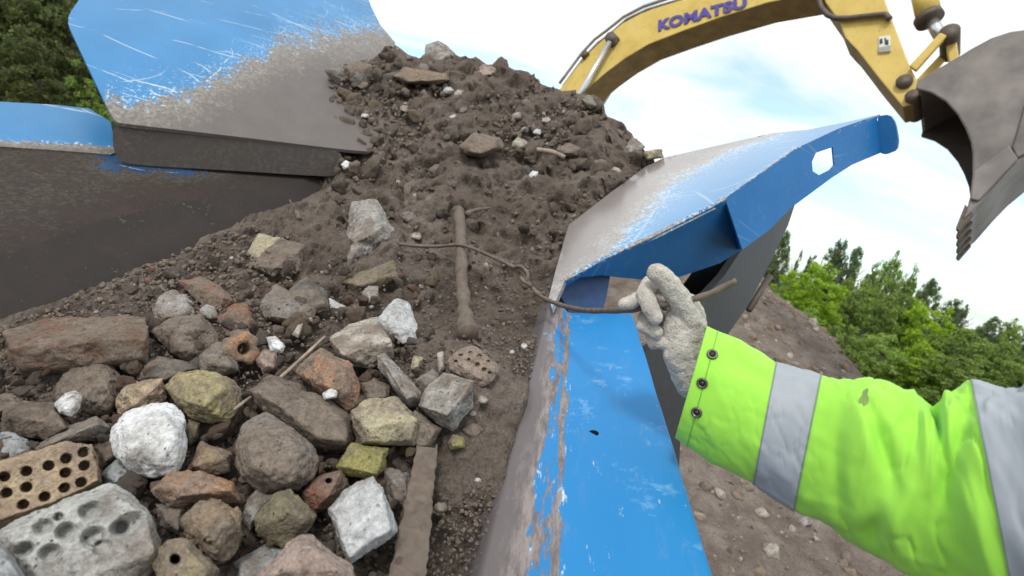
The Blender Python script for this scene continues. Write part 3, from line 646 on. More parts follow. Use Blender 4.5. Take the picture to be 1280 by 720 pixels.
# loose small rubble that nothing tells apart: one mesh each of a few shapes, copied
def proto(seed, k, rough, level=4):
    q = np.random.default_rng(seed); p = q.normal(size=(16, 3)); p /= np.linalg.norm(p, axis=1, keepdims=True); p *= q.uniform(.75, 1.1, (16, 1)); p *= np.array([1, .8, .65])
    return rock_shape(p, k, level, rough, seed)
PROT = {}
for nm, mats in (('rubble', ('brown', 'darkbrown', 'grey', 'darkgrey', 'tan', 'red')), ('clodlet', ('clod', 'brown')), ('pale', ('grey', 'lightgrey', 'beige', 'tan', 'pink'))):
    for i, mt in enumerate(mats):
        for j in range(3):
            V, f = proto(100 + i * 7 + j, 22 + 26 * j, .08)
            me = bpy.data.meshes.new('loose_stone'); me.from_pydata(V.tolist(), [], f); me.update(); me.materials.append(MAT[mt])
            me.polygons.foreach_set('use_smooth', [True] * len(me.polygons)); PROT[(nm, i, j)] = me
keys = {'rubble': [k for k in PROT if k[0] == 'rubble'] + [k for k in PROT if k[0] == 'rubble' and k[1] in (4, 5)], 'clodlet': [k for k in PROT if k[0] == 'clodlet'], 'pale': [k for k in PROT if k[0] == 'pale'], 'shard': [k for k in PROT if k[0] == 'rubble' and k[1] in (0, 2, 4, 5)] + [k for k in PROT if k[0] == 'pale' and k[1] in (0, 3, 4)]}
LB = {0: 'small brown stone wedged between larger rubble pieces', 1: 'small dark brown brick fragment wedged between rubble pieces', 2: 'small grey stone wedged between larger rubble pieces', 3: 'small dark grey stone wedged between rubble pieces', 4: 'small tan stone wedged between larger rubble pieces', 5: 'small red brick fragment wedged between rubble pieces'}
def loose(kind, x, y, size_px, push, label, group, cat='stone'):
    q = random.choice(keys[kind]); o = bpy.data.objects.new('earth_clod' if kind == 'clodlet' else 'shard' if kind == 'shard' else 'slope_stone' if kind == 'pale' else 'loose_stone', PROT[q]); COL.objects.link(o)
    d = float(heapd(x, y)) + push; s = size_px / F * d / 2
    o.location = P(x, y, d); o.scale = (s * random.uniform(.8, 1.2), s * random.uniform(.8, 1.2), s); o.rotation_euler = [random.uniform(0, 6.28) for _ in range(3)]
    tag(o, label or LB[q[1]], cat, group or LB[q[1]].split(' wedged')[0] + 's in the rubble')
cnt = 0
wallpoly = [(-400, -300), (-400, 574)] + WALLB + [(410, 92), (410, -300)]
while cnt < 270:
    x, y = random.uniform(-10, 560), random.uniform(322, 730)
    if pip(np.array([x]), np.array([y]), wallpoly)[0] or pdist(np.array([x]), np.array([y]), WALLB)[0] < 14: continue
    if x > 560 - (y - 400) * .12: continue
    loose('rubble', x, y, random.choice((.55, .7, 1, 1.4)) * random.uniform(14, 40) * (.6 + .4 * (y / 720)), random.uniform(-.03, .012), None, None); cnt += 1
cnt = 0
while cnt < 230:
    x, y = random.uniform(415, 800), random.uniform(70, 330)
    top = np.interp(x, SIL[:, 0], SIL[:, 1])
    if y < top + 4 or pip(np.array([x]), np.array([y]), RIGHTB + [(816, -300), (1200, -300), (1200, 960)])[0]: continue
    loose('clodlet', x, y, random.choice((1, 1, 1, 2.2)) * random.uniform(7, 20), random.uniform(-.045, .01), 'lump of brown earth on the upper slope of the heap', 'earth lumps on the heap', 'clod'); cnt += 1
cnt = 0
while cnt < 150:
    x, y = random.uniform(415, 800), random.uniform(70, 320)
    if y < np.interp(x, SIL[:, 0], SIL[:, 1]) + 5 or y > 130 + random.random() ** 2 * 200 or pip(np.array([x]), np.array([y]), RIGHTB + [(816, -300), (1200, -300), (1200, 960)])[0]: continue
    loose('pale', x, y, random.choice((.7, 1, 1, 2.0)) * random.uniform(6, 15), random.uniform(-.055, -.02), 'small broken stone stuck in the upper slope of the heap', 'broken stones in the upper heap'); cnt += 1
cnt = 0
while cnt < 150:
    x, y = random.uniform(-10, 545), random.uniform(335, 725)
    if pip(np.array([x]), np.array([y]), wallpoly)[0] or pdist(np.array([x]), np.array([y]), WALLB)[0] < 10 or x > 555 - (y - 400) * .12: continue
    if min((math.hypot(x - a, y - b) / c_ for a, b, c_ in ROCKS)) < .42: continue
    loose('shard', x, y, random.uniform(9, 24), random.uniform(-.045, -.015), 'small broken shard lying in a gap between larger rubble', 'broken shards between the rubble', 'shard'); cnt += 1
def gravel(name, n, gen, mats, label, lev=2):
    V, Fc, mi = [], [], []; iv, if_ = ICO[3]; bm = bmesh.new(); bmesh.ops.create_icosphere(bm, subdivisions=lev, radius=1)
    iv = np.array([p.co[:] for p in bm.verts]); if_ = np.array([[q.index for q in t.verts] for t in bm.faces]); bm.free()
    for i in range(n):
        c, s = gen(i)
        A = RNG.normal(size=(3, 3)); Qm, _ = np.linalg.qr(A)
        v = iv * (1 + RNG.uniform(-.28, .28, (len(iv), 1))) * np.array([1, RNG.uniform(.5, .95), RNG.uniform(.4, .8)]) * s
        Fc.append(if_ + len(iv) * i); V.append(v @ Qm + c); mi += [int(RNG.choice(len(mats), p=[m[1] for m in mats]))] * len(if_)
    o = obj(name, np.vstack(V), np.vstack(Fc).tolist(), None, mats=[MAT[m[0]] for m in mats], midx=mi)
    return tag(o, label, 'gravel', kind='stuff')
GP = [(rx, ry) for rx, ry in zip(RNG.uniform(-10, 800, 16000), RNG.uniform(62, 730, 16000))]
gx = np.array(GP); gok = ~pip(gx[:, 0], gx[:, 1], wallpoly) & ~pip(gx[:, 0], gx[:, 1], RIGHTB + [(816, -300), (1200, -300), (1200, 960)]) & ((gx[:, 0] < 405) | (gx[:, 1] > np.interp(gx[:, 0], SIL[:, 0], SIL[:, 1]) + 3))
gx = gx[gok]
def cgen(i):
    x, y = gx[-1 - i]; d = float(heapd(x, y)); s = RNG.uniform(1.6, 4.5)
    return P(x, y, d - RNG.uniform(-.015, .03) * (1 if y < 340 else .3) + (.02 if y > 420 else 0)), s / F * d * .75
gk = RNG.random(len(gx)) < np.where((gx[:, 1] > 190) & (gx[:, 1] < 420) & (gx[:, 0] > 380), .35, 1); gx = gx[gk]
gravel('earth_crumbs', min(5200, len(gx)), cgen, [('clod', .75), ('brown', .25)], 'brown crumbs of earth covering the soil heap', 2)
gx = gx[:4200]
def ggen(i):
    x, y = gx[i]; d = float(heapd(x, y)); s = RNG.uniform(1.2, 4.2) ** 1.15 if RNG.random() < .85 else RNG.uniform(4, 7)
    return P(x, y, d - RNG.uniform(-.01, .03) * (1 if y < 340 else .3) + (.03 if y > 420 else 0)), s / F * d * .75
gravel('gravel', len(gx), ggen, [('clod', .5), ('brown', .25), ('tan', .09), ('beige', .07), ('lightgrey', .06), ('red', .03)], 'fine gravel and crumbs scattered over the soil heap')

# ------------------------------------------------------------------ wood, rod, twigs
def dpath(pts, nsub=6):
    p = np.array(pts, float); t = np.arange(len(p)); tt = np.linspace(0, len(p) - 1, (len(p) - 1) * nsub + 1)
    out = []
    for x in tt:
        i = min(int(x), len(p) - 2); f = x - i; p0, p1, p2, p3 = p[max(i - 1, 0)], p[i], p[i + 1], p[min(i + 2, len(p) - 1)]
        out.append(.5 * (2 * p1 + (p2 - p0) * f + (2 * p0 - 5 * p1 + 4 * p2 - p3) * f * f + (3 * p1 - p0 - 3 * p2 + p3) * f ** 3))
    return [P(*q) for q in out]
hd = lambda x, y, o=0: (x, y, float(heapd(x, y)) + o)
mb = MB(); rp = dpath([hd(455, 292, .02), hd(500, 305, -.06), hd(545, 308, -.10), (572, 306, 1.66), (592, 311, 1.62), (622, 324, 1.53), (648, 337, 1.47), (655, 343, 1.45), (660, 353, 1.43), (676, 370, 1.38), (700, 381, 1.28), (732, 388, 1.12), (775, 388, .95), (805, 385, .885), (840, 379, .865), (880, 370, .85), (921, 351, .83)])
mb.tube(rp, [.0058 + .0006 * math.sin(i * 1.7) for i in range(len(rp))], 12)
kn = dpath([(644, 334, 1.475), (651, 333, 1.455), (659, 341, 1.435), (658, 351, 1.43), (651, 347, 1.44), (655, 352, 1.43), (664, 358, 1.41)]); mb.tube(kn, .0055, 10)
tag(mb.build('iron_rod', MAT['rod']), 'long bent rusty iron rod gripped by the gloved hand', 'rod')
def roughen(o_v, seed, a, s): v = np.array(o_v); return v + fbm(v * s, 3, seed)[:, None] * a * RNG.normal(size=3)
mb = MB(); sp = dpath([hd(573, 258, -.02), hd(575, 275, -.10), hd(577, 310, -.13), hd(577, 350, -.12), hd(580, 385, -.08), hd(586, 418, -.02)], 8)
mb.tube(sp, list(np.interp(np.linspace(0, 1, len(sp)), [0, .1, .8, 1], [.013, .019, .018, .027])), 18); mb.v = [tuple(q) for q in np.array(mb.v) + fbm(np.array(mb.v) * np.array([55, 55, 14]), 3, 4)[:, None] * .005 * np.array([1, .3, .2])]
st = mb.build('wooden_stake', MAT['wood']); tag(st, 'broken wooden stake standing in the soil behind the rod', 'stake')
mb = MB(); mb.tube(dpath([hd(583, 268, -.1), hd(594, 263, -.09), hd(612, 260, -.05)]), [.012] * 4 + [.008] * 5 + [.005] * 4, 10); mb.build('branch_stub', MAT['wood'], st)
mb = MB(); a, b = hd(505, 748, -.03), hd(533, 566, -.05); A_, B_ = P(*a), P(*b); ax = (B_ - A_) / 2; e = EYE((A_ + B_) / 2); sd = np.cross(ax, e); sd /= np.linalg.norm(sd); e2 = np.cross(sd, ax); e2 /= np.linalg.norm(e2)
n = 40; V = []
for i in range(n + 1):
    c = A_ + (B_ - A_) * i / n; wd = .0235 - .007 * i / n; th_ = .012
    jag = .012 * RNG.normal() if i == n else 0
    for su, sv in ((-1, -1), (-1, .85), (-.85, 1), (.85, 1), (1, .85), (1, -1)):
        V.append(c + sd * su * wd * (1 + .05 * RNG.normal()) + e2 * sv * th_ + ax / np.linalg.norm(ax) * (jag + (.02 * RNG.normal() if i == n else 0)))
Q = [[i * 6 + k, i * 6 + (k + 1) % 6, (i + 1) * 6 + (k + 1) % 6, (i + 1) * 6 + k] for i in range(n) for k in range(6)] + [list(range(6)), [n * 6 + k for k in range(6)]]
tag(obj('wooden_board', V, Q, MAT['wood'], smooth='auto'), 'splintered narrow wooden board lying in the rubble beside the soil', 'board')
mb = MB(); mb.tube(dpath([hd(346, 476, -.05), hd(366, 458, -.07), hd(388, 438, -.07), hd(406, 421, -.05)]), .0034, 8); tag(mb.build('twig', MAT['twig']), 'thin pale twig leaning left of the orange brick', 'twig')
mb = MB(); mb.tube(dpath([hd(293, 512, -.06), hd(303, 504, -.07), hd(313, 497, -.05)]), .003, 8); tag(mb.build('twig', MAT['twig']), 'short pale splinter right of the yellow brick', 'twig')
mb = MB(); mb.tube(dpath([hd(671, 187, -.1), hd(690, 190, -.11), hd(706, 197, -.09)]), .011, 8); tag(mb.build('stick', MAT['twig']), 'pale stick lying across the right slope of the heap', 'stick')
mb = MB(); mb.tube(dpath([hd(362, 250, -.03), hd(371, 266, -.06), hd(374, 274, -.05)]), [.003] * 6 + [.009] * 7, 8); tag(mb.build('splinter', MAT['wood']), 'grey upright splinter left of the concrete lump', 'splinter')

# ------------------------------------------------------------------ hopper
hop = empty('feed_hopper', P(740, 550, 1.0) - ZUP * 1.2)
tag(hop, 'scratched blue steel feed hopper with flared plates around the rubble', 'hopper')
# left wall
wl_pl = plane3((-60, 434, float(heapd(-60, 434)) + .07), (400, 250, float(heapd(400, 250)) + .07), (140, 160, 2.15))
LN = [(-160, 392), (0, 320), (150, 270), (300, 238), (450, 210)]
wl_lo = plane3((0, 320, float(wl_pl(0, 320))), (400, 219, float(wl_pl(400, 219))), (130, 355, float(wl_pl(130, 355)) + .10))
wl_n = lambda x, y: wl_pl(x, y)
plate('side_wall', [(-160, 178), (0, 180), (60, 184), (138, 190), (200, 196), (450, 205)] + LN[::-1], wl_pl, .012, MAT['wall'], hop, step=10,
      wear=lambda x, y: .74 + .2 * (1 - sstep(0, 45, pdist(x, y, LN))) - .33 * sstep(95, 140, x) * (1 - sstep(250, 330, x)) * (1 - sstep(203, 228, y - .07 * (x - 138))))
plate('chute_wall', LN + [(450, 330), (250, 410), (-160, 650)], wl_lo, .012, MAT['wall_smooth'], hop, step=14, wear=lambda x, y: 1 + 0 * x)
plate('wall_rim', [(-160, 122), (0, 127), (70, 131), (112, 136), (138, 152), (146, 190), (138, 193), (60, 187), (0, 183), (-160, 181)], lambda x, y: wl_pl(x, y) - .012, .02, MAT['blue'], hop, step=5,
      wear=lambda x, y: .8 * sstep(166, 182, y - .06 * x) + .02)
# left flared plate
lw = plane3((145, 150, 1.86), (425, 185, 2.27), (412, 100, 2.85))
def wear_left(x, y):
    edge = np.interp(x, [85, 140, 240, 270, 330, 350, 400, 500], [175, 122, 112, 92, 66, 48, 36, 30])
    return np.clip(.44 + (y - edge) / 120, 0, 1)
wing = plate('wing_plate', chaikin([(160, 155), (146, 153), (141, 147), (132, 130), (92, 46), (85, 30), (86, 18), (100, -2), (118, -30), (200, -120), (440, -60), (470, 25), (500, 60), (470, 190), (430, 187), (290, 170)], 1), lw, .014, MAT['blue'], hop, step=7, wear=wear_left)
lipd = plane3((145, 153, 1.86), (425, 186, 2.265), (290, 214, 2.08))
plate('lip', chaikin([(141, 152), (280, 168), (425, 186), (429, 205), (421, 221), (380, 219), (270, 212), (166, 206), (148, 200), (141, 185)], 2), lipd, .012, MAT['lip'], wing, step=7, deep=True, wear=lambda x, y: .82 + 0 * x)
# right rail: lofted section
def rail():
    near = [(545, 720, .86), (600, 720, .692), (640, 720, .672), (672, 720, .66), (690, 720, .653), (702, 720, .652), (790, 720, .652), (886, 720, .652), (890, 720, .655)]
    far = [(660, 388, 1.75), (688, 377, 1.50), (697, 379, 1.50), (704, 384, 1.515), (710, 390, 1.53), (713, 391, 1.535), (752, 391, 1.56), (788, 391, 1.59), (790, 391, 1.595)]
    Np = [P(*q) for q in near]; Fp = [P(*q) for q in far]; ml = 150
    Np.append(Np[-1] - ZUP * .07); Fp.append(Fp[-1] - ZUP * .07)
    sx = np.array([0, .18, .33, .42, .5, .54, .75, .985, 1.0, 1.2]); cs = np.concatenate([np.linspace(0, .55, 40), np.linspace(.56, 1.0, 50), np.linspace(1.01, 1.2, 8)])
    Np, Fp = np.array(Np), np.array(Fp)
    V, W = [], []
    for i in range(ml + 1):
        t = -.35 + 1.35 * i / ml
        pts = Np + (Fp - Np) * t
        c = np.stack([np.interp(cs, sx, pts[:, k]) for k in range(3)], -1)
        V.append(c); W.append(np.interp(cs, [0, .2, .3, .38, .47, .50, .53, .57, .8, .97, 1.0, 1.05, 1.2], [1, .9, .72, .5, .42, .56, .5, .1, .06, .1, .36, .2, .2]))
    V = np.array(V); h, w = V.shape[:2]; idx = np.arange(h * w).reshape(h, w)
    V = V + (fbm(V * 5, 3, 77) * .0025)[..., None] * ZUP
    q = np.stack([idx[:-1, :-1], idx[:-1, 1:], idx[1:, 1:], idx[1:, :-1]], -1).reshape(-1, 4)
    o = obj('side_rail', V.reshape(-1, 3), q, MAT['blue_rail'], hop, attr=np.array(W).ravel())
    a = Np[-1]; d = Fp[-1] - Np[-1]; inw = Np[5] - Np[7]; inw /= np.linalg.norm(inw)
    m = MB(); p0, p1 = a - d * .35 + inw * .03, a + d * .98 + inw * .03
    m.prism([p0, p1, p1 - ZUP * .55 + inw * .2, p0 - ZUP * .55 + inw * .2], inw * .012); m.build('outer_wall', MAT['blue_clean'], hop, smooth=False)
    # frame for the black disc of the bolt hole
    c = P(742, 543, .953); nrm = np.cross(Fp[6] - Np[6], Np[7] - Np[6]); nrm /= np.linalg.norm(nrm)
    if nrm[2] < 0: nrm = -nrm
    u = Fp[6] - Np[6]; u /= np.linalg.norm(u); v = np.cross(nrm, u)
    return c, nrm, u, v, Np, Fp
c, nrm, u_, v_, NP_, FP_ = rail()
pl = wplane(NP_[6], nrm); c = P(742, 543, float(pl(742, 543)))
ring = [c + .003 * nrm + (u_ * math.cos(k * .3927) + v_ * math.sin(k * .3927)) * .0095 for k in range(16)]
MB().prism(ring, -nrm * .02).build('bolt_hole_shade', MAT['black'], hop)  # solid black disc; its colour gives the dark inside of the hole
# right flared plate
rw = plane3((700, 355, 1.52), (806, 209, 2.42), (1102, 143, 2.05))
def wear_right(x, y):
    ed = [(660, 390), (712, 300), (760, 262), (830, 205), (900, 178), (970, 160)]
    inner = [(690, 390), (735, 345), (775, 300), (822, 252), (838, 228), (905, 192), (960, 172), (975, 160)]
    sd = np.interp(y, [q[1] for q in inner][::-1], [q[0] for q in inner][::-1]) - x
    w = np.clip(.48 + sd / 95, 0, 1)
    fold = [(700, 355), (892, 257), (994, 186)]
    return np.maximum(w, .5 - pdist(x, y, fold) / 14)
wr = plate('wing_plate', [(690, 386), (686, 372), (694, 340), (706, 298), (711, 281), (760, 243), (806, 209), (830, 197), (900, 181), (967, 166), (1010, 162), (1060, 152), (1100, 143), (1050, 160), (994, 186), (940, 224), (892, 257), (820, 293), (760, 320), (707, 347), (703, 358)], rw, .014, MAT['blue_glossy'], hop, step=6, wear=wear_right)
fold_d = lambda x, y: float(rw(x, y))
f1, f2, f3 = (702, 352), (907, 247), (1098, 144)
lipA = plane3((702, 352, fold_d(702, 352)), (907, 250, fold_d(907, 250)), (847, 347, fold_d(847, 300) + .36))
plate('lip', [(699, 364), (704, 352), (760, 322), (820, 294), (892, 258), (908, 248), (928, 311), (900, 329), (847, 347), (810, 350), (775, 347), (752, 344), (725, 347)], lambda x, y: lipA(x, y) - .004, .012, MAT['blue_clean'], wr, step=8, deep=True, wear=lambda x, y: .6 - pdist(x, y, [(704, 352), (820, 294), (908, 248)]) / 8)
dB = fold_d(907, 250) + .03; dA = float(lipA(924, 311))
lipB = plane3((908, 248, fold_d(908, 248)), (1098, 146, fold_d(1098, 146)), (928, 311, dB))
hole = [(1015, 202), (1020, 191), (1041, 184), (1043, 206), (1038, 212), (1024, 219), (1016, 214)]
plate('lip', [(906.5, 248), (940, 224), (994, 186), (1050, 160), (1096, 146), (1101, 191), (1065, 206), (1040, 222), (990, 259), (962, 287), (928, 312)], lambda x, y: lipB(x, y) - .004, .006, MAT['blue_clean'], wr, holes=[hole], step=6, deep=True, wear=lambda x, y: .5 - pdist(x, y, [(908, 248), (994, 186), (1096, 145)]) / 6)
dC = float(lipB(1098, 170))
ga, gb, gc = P(908, 248, float(lipB(908, 248)) + .004), P(927, 311, dB + .004), P(922, 312, dA + .004)
gn = np.cross(gb - ga, gc - ga); gn /= np.linalg.norm(gn)
MB().prism([ga, gb, gc], gn * .008).build('gusset', MAT['blue_clean'], hop, smooth=False)
lipC = plane3((1095, 146, float(lipB(1095, 146))), (1100, 191, float(lipB(1100, 191))), (1122, 170, dC - .05))
plate('lip', chaikin([(1095, 145.5), (1112, 143), (1119, 153), (1123, 175), (1121, 187), (1107, 193), (1100, 191.5)], 1), lambda x, y: lipC(x, y) - .003, .014, MAT['blue_clean'], wr, step=5, deep=True, wear=lambda x, y: .05 + 0 * x)
# dark joint plate under the flare and the grey brace
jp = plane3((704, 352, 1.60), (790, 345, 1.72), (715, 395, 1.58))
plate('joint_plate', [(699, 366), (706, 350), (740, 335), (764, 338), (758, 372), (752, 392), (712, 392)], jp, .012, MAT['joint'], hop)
br = plane3((985, 265, 2.0), (830, 500, 1.45), (905, 415, 1.68))
br = plane3((985, 265, 2.6), (820, 500, 1.75), (930, 390, 2.3))
plate('brace', [(938, 296), (995, 252), (985, 282), (962, 330), (935, 382), (905, 425), (872, 470), (852, 522), (846, 640), (790, 640), (790, 470), (806, 440), (850, 410), (880, 372), (905, 345)], br, .03, MAT['brace'], hop, step=14)
m = MB(); m.tube([P(845, 430, 2.15), P(880, 372, 2.35), P(922, 308, 2.6)], .11, 18); m.build('dark_gap_tube', MAT['black'], hop)  # black tube added to paint the dark gap beside the brace
m = MB(); m.tube([P(936, 388, 1.98), P(962, 345, 2.05)], .012, 10); m.build('handle_bar', MAT['iron'], hop)

# ------------------------------------------------------------------ excavator
ndir = ray(1195, 560); ndir /= np.linalg.norm(ndir)     # across the machine
p0 = P(1150, 120, 6.0); ep = wplane(p0, ndir)
E = lambda x, y, o=0: P(x, y, float(ep(x, y))) + ndir * o
print('boom depth', float(ep(720, 110)), float(ep(1060, -40)), 'bucket w', )
ex_loc = E(640, 215); ex_loc = np.array([ex_loc[0], ex_loc[1], 0]) + ndir * .4
exc = empty('excavator', ex_loc); tag(exc, 'yellow tracked excavator reaching over the heap with its raised boom', 'excavator')
def slab(name, outl, off, thick, mat, parent, deep=False, mat2=None):
    near = [E(x, y, off) for x, y in outl]; n = len(near); V = near + [p + ndir * thick for p in near]
    fs = [list(range(n))[::-1], [n + i for i in range(n)]] + [[i, (i + 1) % n, n + (i + 1) % n, n + i] for i in range(n)]
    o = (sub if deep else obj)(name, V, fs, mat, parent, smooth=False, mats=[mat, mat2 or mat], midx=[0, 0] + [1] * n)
    bv = o.modifiers.new('bevel', 'BEVEL'); bv.width = .015; bv.segments = 2; bv.limit_method = 'ANGLE'
    return o
bt = [(640, 190), (702, 108), (730, 72), (746, 56), (761, 43), (778, 29), (800, 17), (815, 11), (844, 2), (880, -8), (960, -28), (1030, -52), (1085, -75)]
bb = [(1100, -50), (1060, -20), (1030, -11), (960, 3), (899, 22), (855, 38), (811, 55), (781, 73), (757, 91), (742, 104), (728, 116), (676, 200)]
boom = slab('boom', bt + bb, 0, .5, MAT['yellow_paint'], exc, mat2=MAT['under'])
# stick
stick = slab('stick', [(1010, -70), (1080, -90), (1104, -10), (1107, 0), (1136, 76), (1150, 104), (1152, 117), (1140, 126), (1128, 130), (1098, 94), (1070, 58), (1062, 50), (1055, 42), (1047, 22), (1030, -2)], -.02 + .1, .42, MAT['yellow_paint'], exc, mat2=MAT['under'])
m = MB(); m.tube([E(1066, -52, -.06), E(1066, -52, .7)], .16, 20); m.build('pivot_pin', MAT['iron'], exc)
def etube(name, pts, rad, mat, off=0, parent=exc, n=10, sm=4):
    q = np.array(pts, float); m = MB()
    if sm > 1 and len(pts) > 2:
        tt = np.linspace(0, len(q) - 1, (len(q) - 1) * sm + 1); x = np.interp(tt, range(len(q)), q[:, 0]); y = np.interp(tt, range(len(q)), q[:, 1]); q = np.stack([x, y], -1)
    m.tube([E(x, y, off) for x, y in q], rad, n); return m.build(name, mat, parent, deep=parent is not exc)
etube('hydraulic_hose', [(1022, -6), (1026, 8), (1034, 17), (1044, 21), (1060, 21), (1085, 18), (1106, 16), (1112, 22)], .035, MAT['iron'], .03)
for k, of in enumerate((-.02, .1, .22)):
    etube('hydraulic_pipe', [(700, 105), (728, 67), (744, 50), (760, 38), (780, 22 - 2 * k), (805, 9 - k), (850, -6)], .028, MAT['pipe'], of)
etube('pipe_clamp', [(729, 74), (736, 66)], .05, MAT['iron'], -.03)
etube('boss', [(763, 47), (770, 55)], .10, MAT['iron'], -.03)
m = MB(); m.tube([E(768, 53, -.10), E(768, 53, .75)], .09, 18); m.build('cylinder_pin', MAT['iron'], exc)
etube('hydraulic_cylinder', [(766, 57), (700, 170)], .055, MAT['chrome'], -.1)
etube('hydraulic_cylinder', [(746, 84), (706, 150)], .05, MAT['pipe'], .62)
# sign on the stick
sg = slab('sign', [(1097, 42), (1112, 40), (1113, 61), (1097, 63)], .06, .03, MAT['signwhite'], exc)
slab('sign_band', [(1097.2, 56), (1112.8, 53.5), (1112.8, 60.8), (1097.2, 62.7)], .053, .006, MAT['pipe'], sg, deep=True)
slab('sign_mark', [(1099, 46), (1102, 44.5), (1103, 50), (1100.5, 52), (1099, 51)], .052, .006, MAT['signdark'], sg, deep=True)
slab('sign_mark', [(1105, 44), (1107, 44), (1107.4, 47), (1110, 46), (1110.3, 52), (1108, 53), (1105.6, 52)], .052, .006, MAT['signdark'], sg, deep=True)
# bucket linkage
m = MB(); m.tube([E(1152, -30, .25), E(1160, 4, .25)], .13, 18); m.build('hydraulic_cylinder', MAT['yellow_paint'], exc)
m = MB(); m.tube([E(1158, 4, .25), E(1162, 10, .25)], .15, 18); m.build('cylinder_collar', MAT['iron'], exc)
m = MB(); m.tube([E(1160, 6, .25), E(1180, 37, .25)], .07, 16); m.build('piston_rod', MAT['chrome'], exc)
m = MB(); m.tube([E(1187, 38, .02), E(1187, 38, .5)], .10, 18); m.build('link_pin', MAT['iron'], exc)
slab('bucket_link', [(1175, 40), (1184, 44), (1145, 88), (1136, 82)], .0, .06, MAT['yellow_paint'], exc)
slab('bucket_link', [(1175, 40), (1184, 44), (1145, 88), (1136, 82)], .44, .06, MAT['yellow_paint'], exc)
slab('bucket_rod', [(1182, 44), (1196, 42), (1202, 86), (1190, 92)], .14, .16, MAT['yellow_paint'], exc)
m = MB(); m.tube([E(1130, 99, .03), E(1130, 99, .55)], .085, 18); m.build('boss', MAT['iron'], exc)
m = MB(); m.tube([E(1141, 118, .02), E(1141, 118, .55)], .08, 18); m.build('bucket_pin', MAT['iron'], exc)
# bucket: two side plates, curved shell, lip and teeth, open mouth
bo = -.28; bw = 1.25
front = [(1146, 126), (1165, 131), (1183, 142), (1197, 158), (1206, 174), (1213, 192), (1215, 206), (1215, 230), (1212, 257), (1205, 283)]
outer = [(1222, 268), (1248, 238), (1268, 217), (1300, 190), (1335, 160), (1352, 125), (1345, 90), (1320, 66), (1285, 56), (1260, 59), (1238, 66), (1215, 78), (1197, 89), (1170, 104), (1148, 118)]
bk = empty('bucket', ex_loc); bk.parent = exc; bk.location = (0, 0, 0)
side = slab('side_plate', front + outer, bo, .035, MAT['bucket'], bk, deep=True)
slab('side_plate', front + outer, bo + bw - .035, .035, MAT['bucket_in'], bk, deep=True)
V, Q = [], []; sh_ = [(1205, 283)] + outer
for x, y in sh_:
    a = E(x, y, bo + .002); b = E(x, y, bo + bw - .002); cc = E(1250, 150, 0) ; inw = (cc - E(x, y, 0)); inw /= np.linalg.norm(inw)
    V += [a, b, b + inw * .04, a + inw * .04]
for i in range(len(sh_) - 1):
    for k in range(4): Q.append([i * 4 + k, i * 4 + (k + 1) % 4, (i + 1) * 4 + (k + 1) % 4, (i + 1) * 4 + k])
Q += [[0, 1, 2, 3], [len(V) - 4 + k for k in (3, 2, 1, 0)]]
sub('shell', V, Q, MAT['bucket'], bk, smooth='auto')
for k in range(5):
    o_ = bo + .02 + k * (bw - .14) / 4
    t0 = [E(1206, 266, o_), E(1216, 277, o_), E(1198.5, 297, o_), E(1195, 294, o_)]
    MB().prism(t0, ndir * .10).build('tooth', MAT['iron'], bk, deep=True, smooth=False)
slab('side_cutter', [(1216, 228), (1258, 196), (1270, 214), (1222, 264), (1212, 262)], bo - .03, .028, MAT['bucket'], bk, deep=True)
slab('wear_strip', [(1280, 140), (1320, 120), (1325, 160), (1285, 205), (1268, 213), (1262, 200)], bo - .03, .03, MAT['bucket'], bk, deep=True)
# lettering on the boom
def lettering():
    cu = bpy.data.curves.new('lettering', 'FONT'); cu.body = 'KOMATSU'; cu.size = 1; cu.offset = .05; cu.extrude = .004; cu.shear = .15; cu.space_character = 1.04
    t = bpy.data.objects.new('tmp', cu); COL.objects.link(t)
    bpy.context.view_layer.update(); dg = bpy.context.evaluated_depsgraph_get(); me = bpy.data.meshes.new_from_object(t.evaluated_get(dg))
    v = np.array([q.co[:] for q in me.vertices]); f = [list(p.vertices) for p in me.polygons]
    bpy.data.objects.remove(t); bpy.data.curves.remove(cu)
    lo, hi = v.min(0), v.max(0); v = (v - lo) / (hi - lo)
    b0, b1 = E(823, 40, -.012), E(937, 9, -.012); t0, t1 = E(821, 26.5, -.012), E(934, -4, -.012)
    W = [(b0 * (1 - s) + b1 * s) * (1 - h) + (t0 * (1 - s) + t1 * s) * h - ndir * .008 * z for s, h, z in v]
    sub('lettering', W, f, MAT['letter'], boom, smooth=False)
lettering()
# machine body behind the heap
nh = np.array([ndir[0], ndir[1], 0]); nh /= np.linalg.norm(nh); uax = np.cross(nh, ZUP); 
if uax.dot(E(1060, 0) - E(700, 100)) < 0: uax = -uax
bc = np.array([ex_loc[0], ex_loc[1], 0])
MB().box(bc + ZUP * 1.45 - uax * 1.1, uax * 1.9, nh * 1.15, ZUP * .5).build('body', MAT['yellow_paint'], exc, smooth=False)
MB().box(bc + ZUP * 1.7 - nh * .7 - uax * .1, uax * .7, nh * .42, ZUP * .7).build('cab', MAT['glass'], exc, smooth=False)
for s in (-1, 1):
    m = MB(); tr = [(-1.9, .1), (1.9, .1), (2.25, .45), (1.9, .8), (-1.9, .8), (-2.25, .45)]
    m.prism([bc - uax * .6 + uax * x + ZUP * z + nh * (s * 1.0 - .28) for x, z in tr], nh * .56); m.build('track', MAT['iron'], exc, smooth=False)

